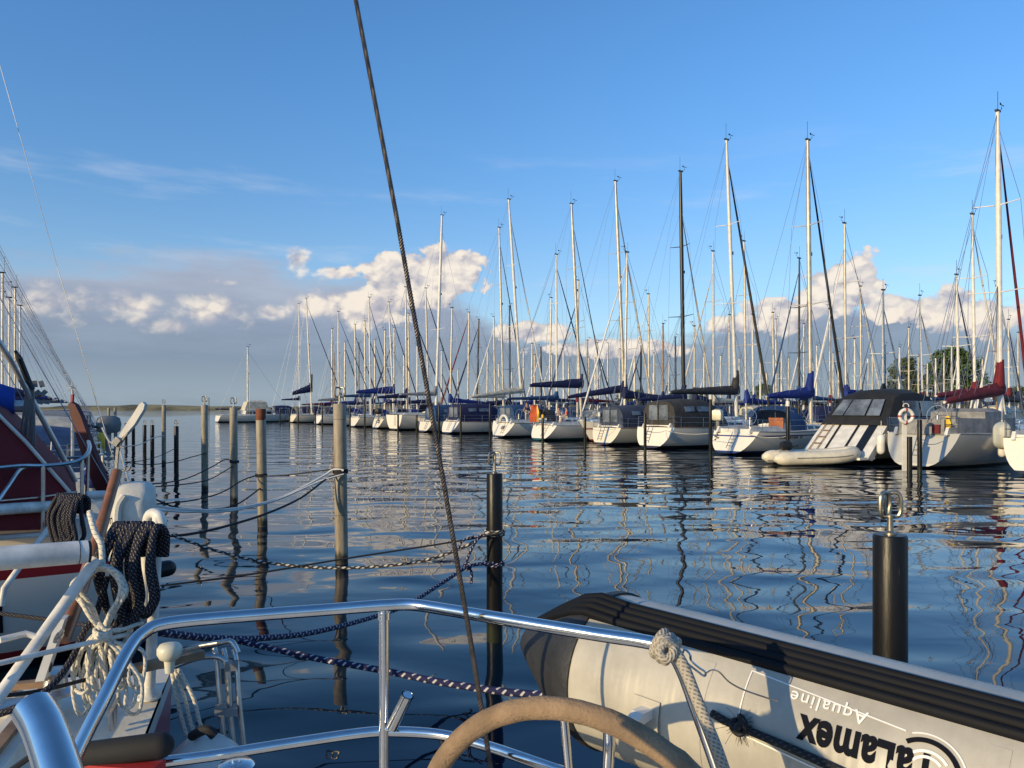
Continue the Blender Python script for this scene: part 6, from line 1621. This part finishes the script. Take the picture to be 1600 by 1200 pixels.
# ------------------------------------------------------------------ mooring lines
MOOR = 'mooring lines between the posts and our own row'
def stern_pt(k, side, z=1.05): return C3 + DV * (4.42 * k) + DV * (1.15 * side) - NV * .15 + Vector((0, 0, z))
def line(name_pts, r, m, label): return rope('mooring_line', name_pts, r, m, label, 'mooring line', MOOR)
pz = lambda P, z: Vector((P.x, P.y, z))
line([at(785, 833, 7.83), at(700, 848, 7.7), at(545, 872, 7.4), at(380, 899, 7.0), at(228, 918, 6.6)], .009, ROPE_D, 'thin dark line from the near left black post to the red-and-white boat')
line([at(770, 836, 7.84), at(752, 838, 7.83), at(735, 850, 7.8), at(690, 868, 7.8), at(640, 880, 7.8), at(560, 887, 7.8), at(480, 886, 7.8), at(400, 876, 7.8), at(330, 858, 7.8), at(268, 836, 7.8)], .016, ROPE_Z, 'thick black and white twisted line sagging left from the near left black post')
line([at(770, 880, 7.84), at(735, 884, 7.7), at(700, 905, 7.4), at(645, 940, 6.8), at(600, 959, 6.2), at(500, 986, 5.2), at(410, 997, 4.4), at(330, 997, 3.8), at(250, 988, 3.3)], .018, ROPE_B, 'blue braided line from the near left black post to the white-railed neighbour')
line([at(362, 1000, 4.1), at(320, 1009, 3.7), at(290, 1018, 3.45), at(262, 1026, 3.3)], .017, ROPE_B, 'short blue braided line ending at the mushroom handle')
line([at(362, 999, 4.1), at(420, 1012, 3.95), at(500, 1030, 3.8), at(600, 1048, 3.6), at(700, 1068, 3.4), at(790, 1081, 3.25), at(850, 1086, 3.15)], .0165, ROPE_B, 'blue braided line running right to the grey dinghy')
e_k = empty('rope_knot', at(742, 850, 7.8), 0, 'knotted blue rope end hanging beside the near left black post', 'rope knot'); o_ = Vector(e_k.location)
g = MB(); g.tube(smooth_path([at(x, y, 7.72) - o_ for x, y in ((752, 835), (744, 845), (735, 862), (727, 882))], 5), .014, 8); g.tube(smooth_path([at(x, y, 7.7) - o_ for x, y in ((724, 884), (731, 880), (735, 886), (728, 890), (724, 884))], 5), .014, 8); g.tube(smooth_path([at(x, y, 7.7) - o_ for x, y in ((733, 886), (737, 896), (736, 912))], 5), .014, 8)
g.tube(smooth_path([at(716, 860, 7.7) - o_, at(722, 846, 7.7) - o_, at(740, 838, 7.75) - o_], 5), .012, 8); g.build('knot', ROPE_B, e_k, smooth=80, fix=False)
def turns(P, r, zs, m, label, n=3):
    e = empty('rope_turns', (P.x, P.y, zs), 0, label, 'rope', 'rope turns round the mooring posts'); g = MB()
    g.tube([Vector((math.cos(a) * (r + .012), math.sin(a) * (r + .012), -.02 + .013 * a / 6.28 * 1.6 + .01 * math.sin(a))) for a in [k * .26 for k in range(int(n * 24))]], .012, 7); g.build('turns', m, e, smooth=80, fix=False); return e
turns(P1, .083, H - (833 - HY) / F * 7.93, ROPE_Z, 'pale and dark rope turns high on the near left black post')
turns(P1, .083, H - (880 - HY) / F * 7.93, ROPE_B, 'blue rope turns lower on the near left black post', 2)
turns(P2 + Vector((-.04, 0, 0)), .098, H - (737 - HY) / F * 11.9, ROPE_D, 'dark rope turns round the nearest pale post')
turns(P3 + Vector((-.05, 0, 0)), .098, H - (743 - HY) / F * 15.65, ROPE_D, 'rope turns round the rusty-capped post')
turns(P4, .095, H - (722 - HY) / F * 19.5, ROPE_D, 'rope turns round the pale post left of the rusty-capped one')
# bundle from the nearest pale post
line([at(537, 735, 11.8), at(520, 734, 11.8), at(503, 745, 11.7), at(440, 777, 11.2), at(370, 794, 10.6), at(300, 797, 10.0), at(240, 790, 9.5)], .016, M['white'], 'upper white line of the pair from the nearest pale post')
line([at(537, 741, 11.8), at(500, 752, 11.6), at(430, 782, 11.1), at(360, 798, 10.5), at(300, 800, 10.0), at(235, 796, 9.4)], .014, M['white'], 'lower white line of the pair from the nearest pale post')
line([at(530, 742, 11.8), at(512, 747, 11.7), at(470, 778, 11.0), at(415, 803, 10.0), at(350, 823, 9.0), at(300, 834, 8.4), at(262, 838, 8.1)], .015, ROPE_D, 'thick dark line from the nearest pale post to the stern of the maroon-tented boat')
line([at(520, 733, 11.8), at(450, 742, 12.6), at(412, 744, 15.5)], .010, ROPE_D, 'thin dark line slung between the nearest pale post and the rusty-capped post')
line([at(404, 742, 15.6), at(380, 750, 15.3), at(345, 770, 14.6), at(300, 782, 13.8), at(240, 788, 13.0)], .013, ROPE_D, 'dark line drooping left from the rusty-capped post')
line([at(408, 762, 15.6), at(370, 788, 14.8), at(330, 796, 14.2), at(280, 794, 13.6), at(242, 780, 13.2)], .015, ROPE_D, 'lower dark line drooping left from the rusty-capped post')
line([at(366, 722, 19.4), at(352, 718, 19.3), at(330, 730, 18.8), at(290, 748, 17.6), at(240, 756, 16.6), at(205, 752, 16)], .014, ROPE_D, 'dark line drooping left from the pale post beside the rusty-capped one')
line([at(364, 728, 19.4), at(330, 748, 18.6), at(300, 755, 18.0), at(250, 760, 17.0), at(210, 760, 16.2)], .013, ROPE_D, 'second dark line left from the pale post beside the rusty-capped one')
line([at(322, 708, 22.3), at(300, 714, 22.0), at(270, 722, 21.5), at(230, 726, 20.8), at(195, 722, 20.2)], .013, ROPE_D, 'dark line from the third pale post, far left of the rusty cap')
line([at(256, 681, 32.8), at(240, 684, 31), at(220, 694, 28), at(195, 698, 25.5)], .018, ROPE_W, 'white line from the slim pale post at the left')
line([at(275, 700, 29.3), at(250, 712, 27), at(220, 720, 25), at(190, 722, 24)], .013, ROPE_D, 'dark line from the black post beside the slim pale post')
# far lines
FL = 'stern lines of the far row'
for (px, key, lab) in ((1231, 'blueboom', 'stern line from the white-capped post to the blue-boomed yacht'), (1437, 'maroon', 'stern line from the black post to the grey-hulled yacht'), (1110, 'greytent', 'stern line from the white-capped post to the charcoal-tent yacht'), (1008, 'greytent', 'crossed stern line before the charcoal-tent yacht transom'), (914, 'slatetent', 'stern line from the dark post to the slate-tent yacht')):
    p = row_pt(px, 3.2); q = local_to_world(key, (.9, .5, 1.1))
    rope('mooring_line', sag(pz(p, 1.15), q, .12), .014, ROPE_W, lab, 'mooring line', FL, path=False, seg=5)
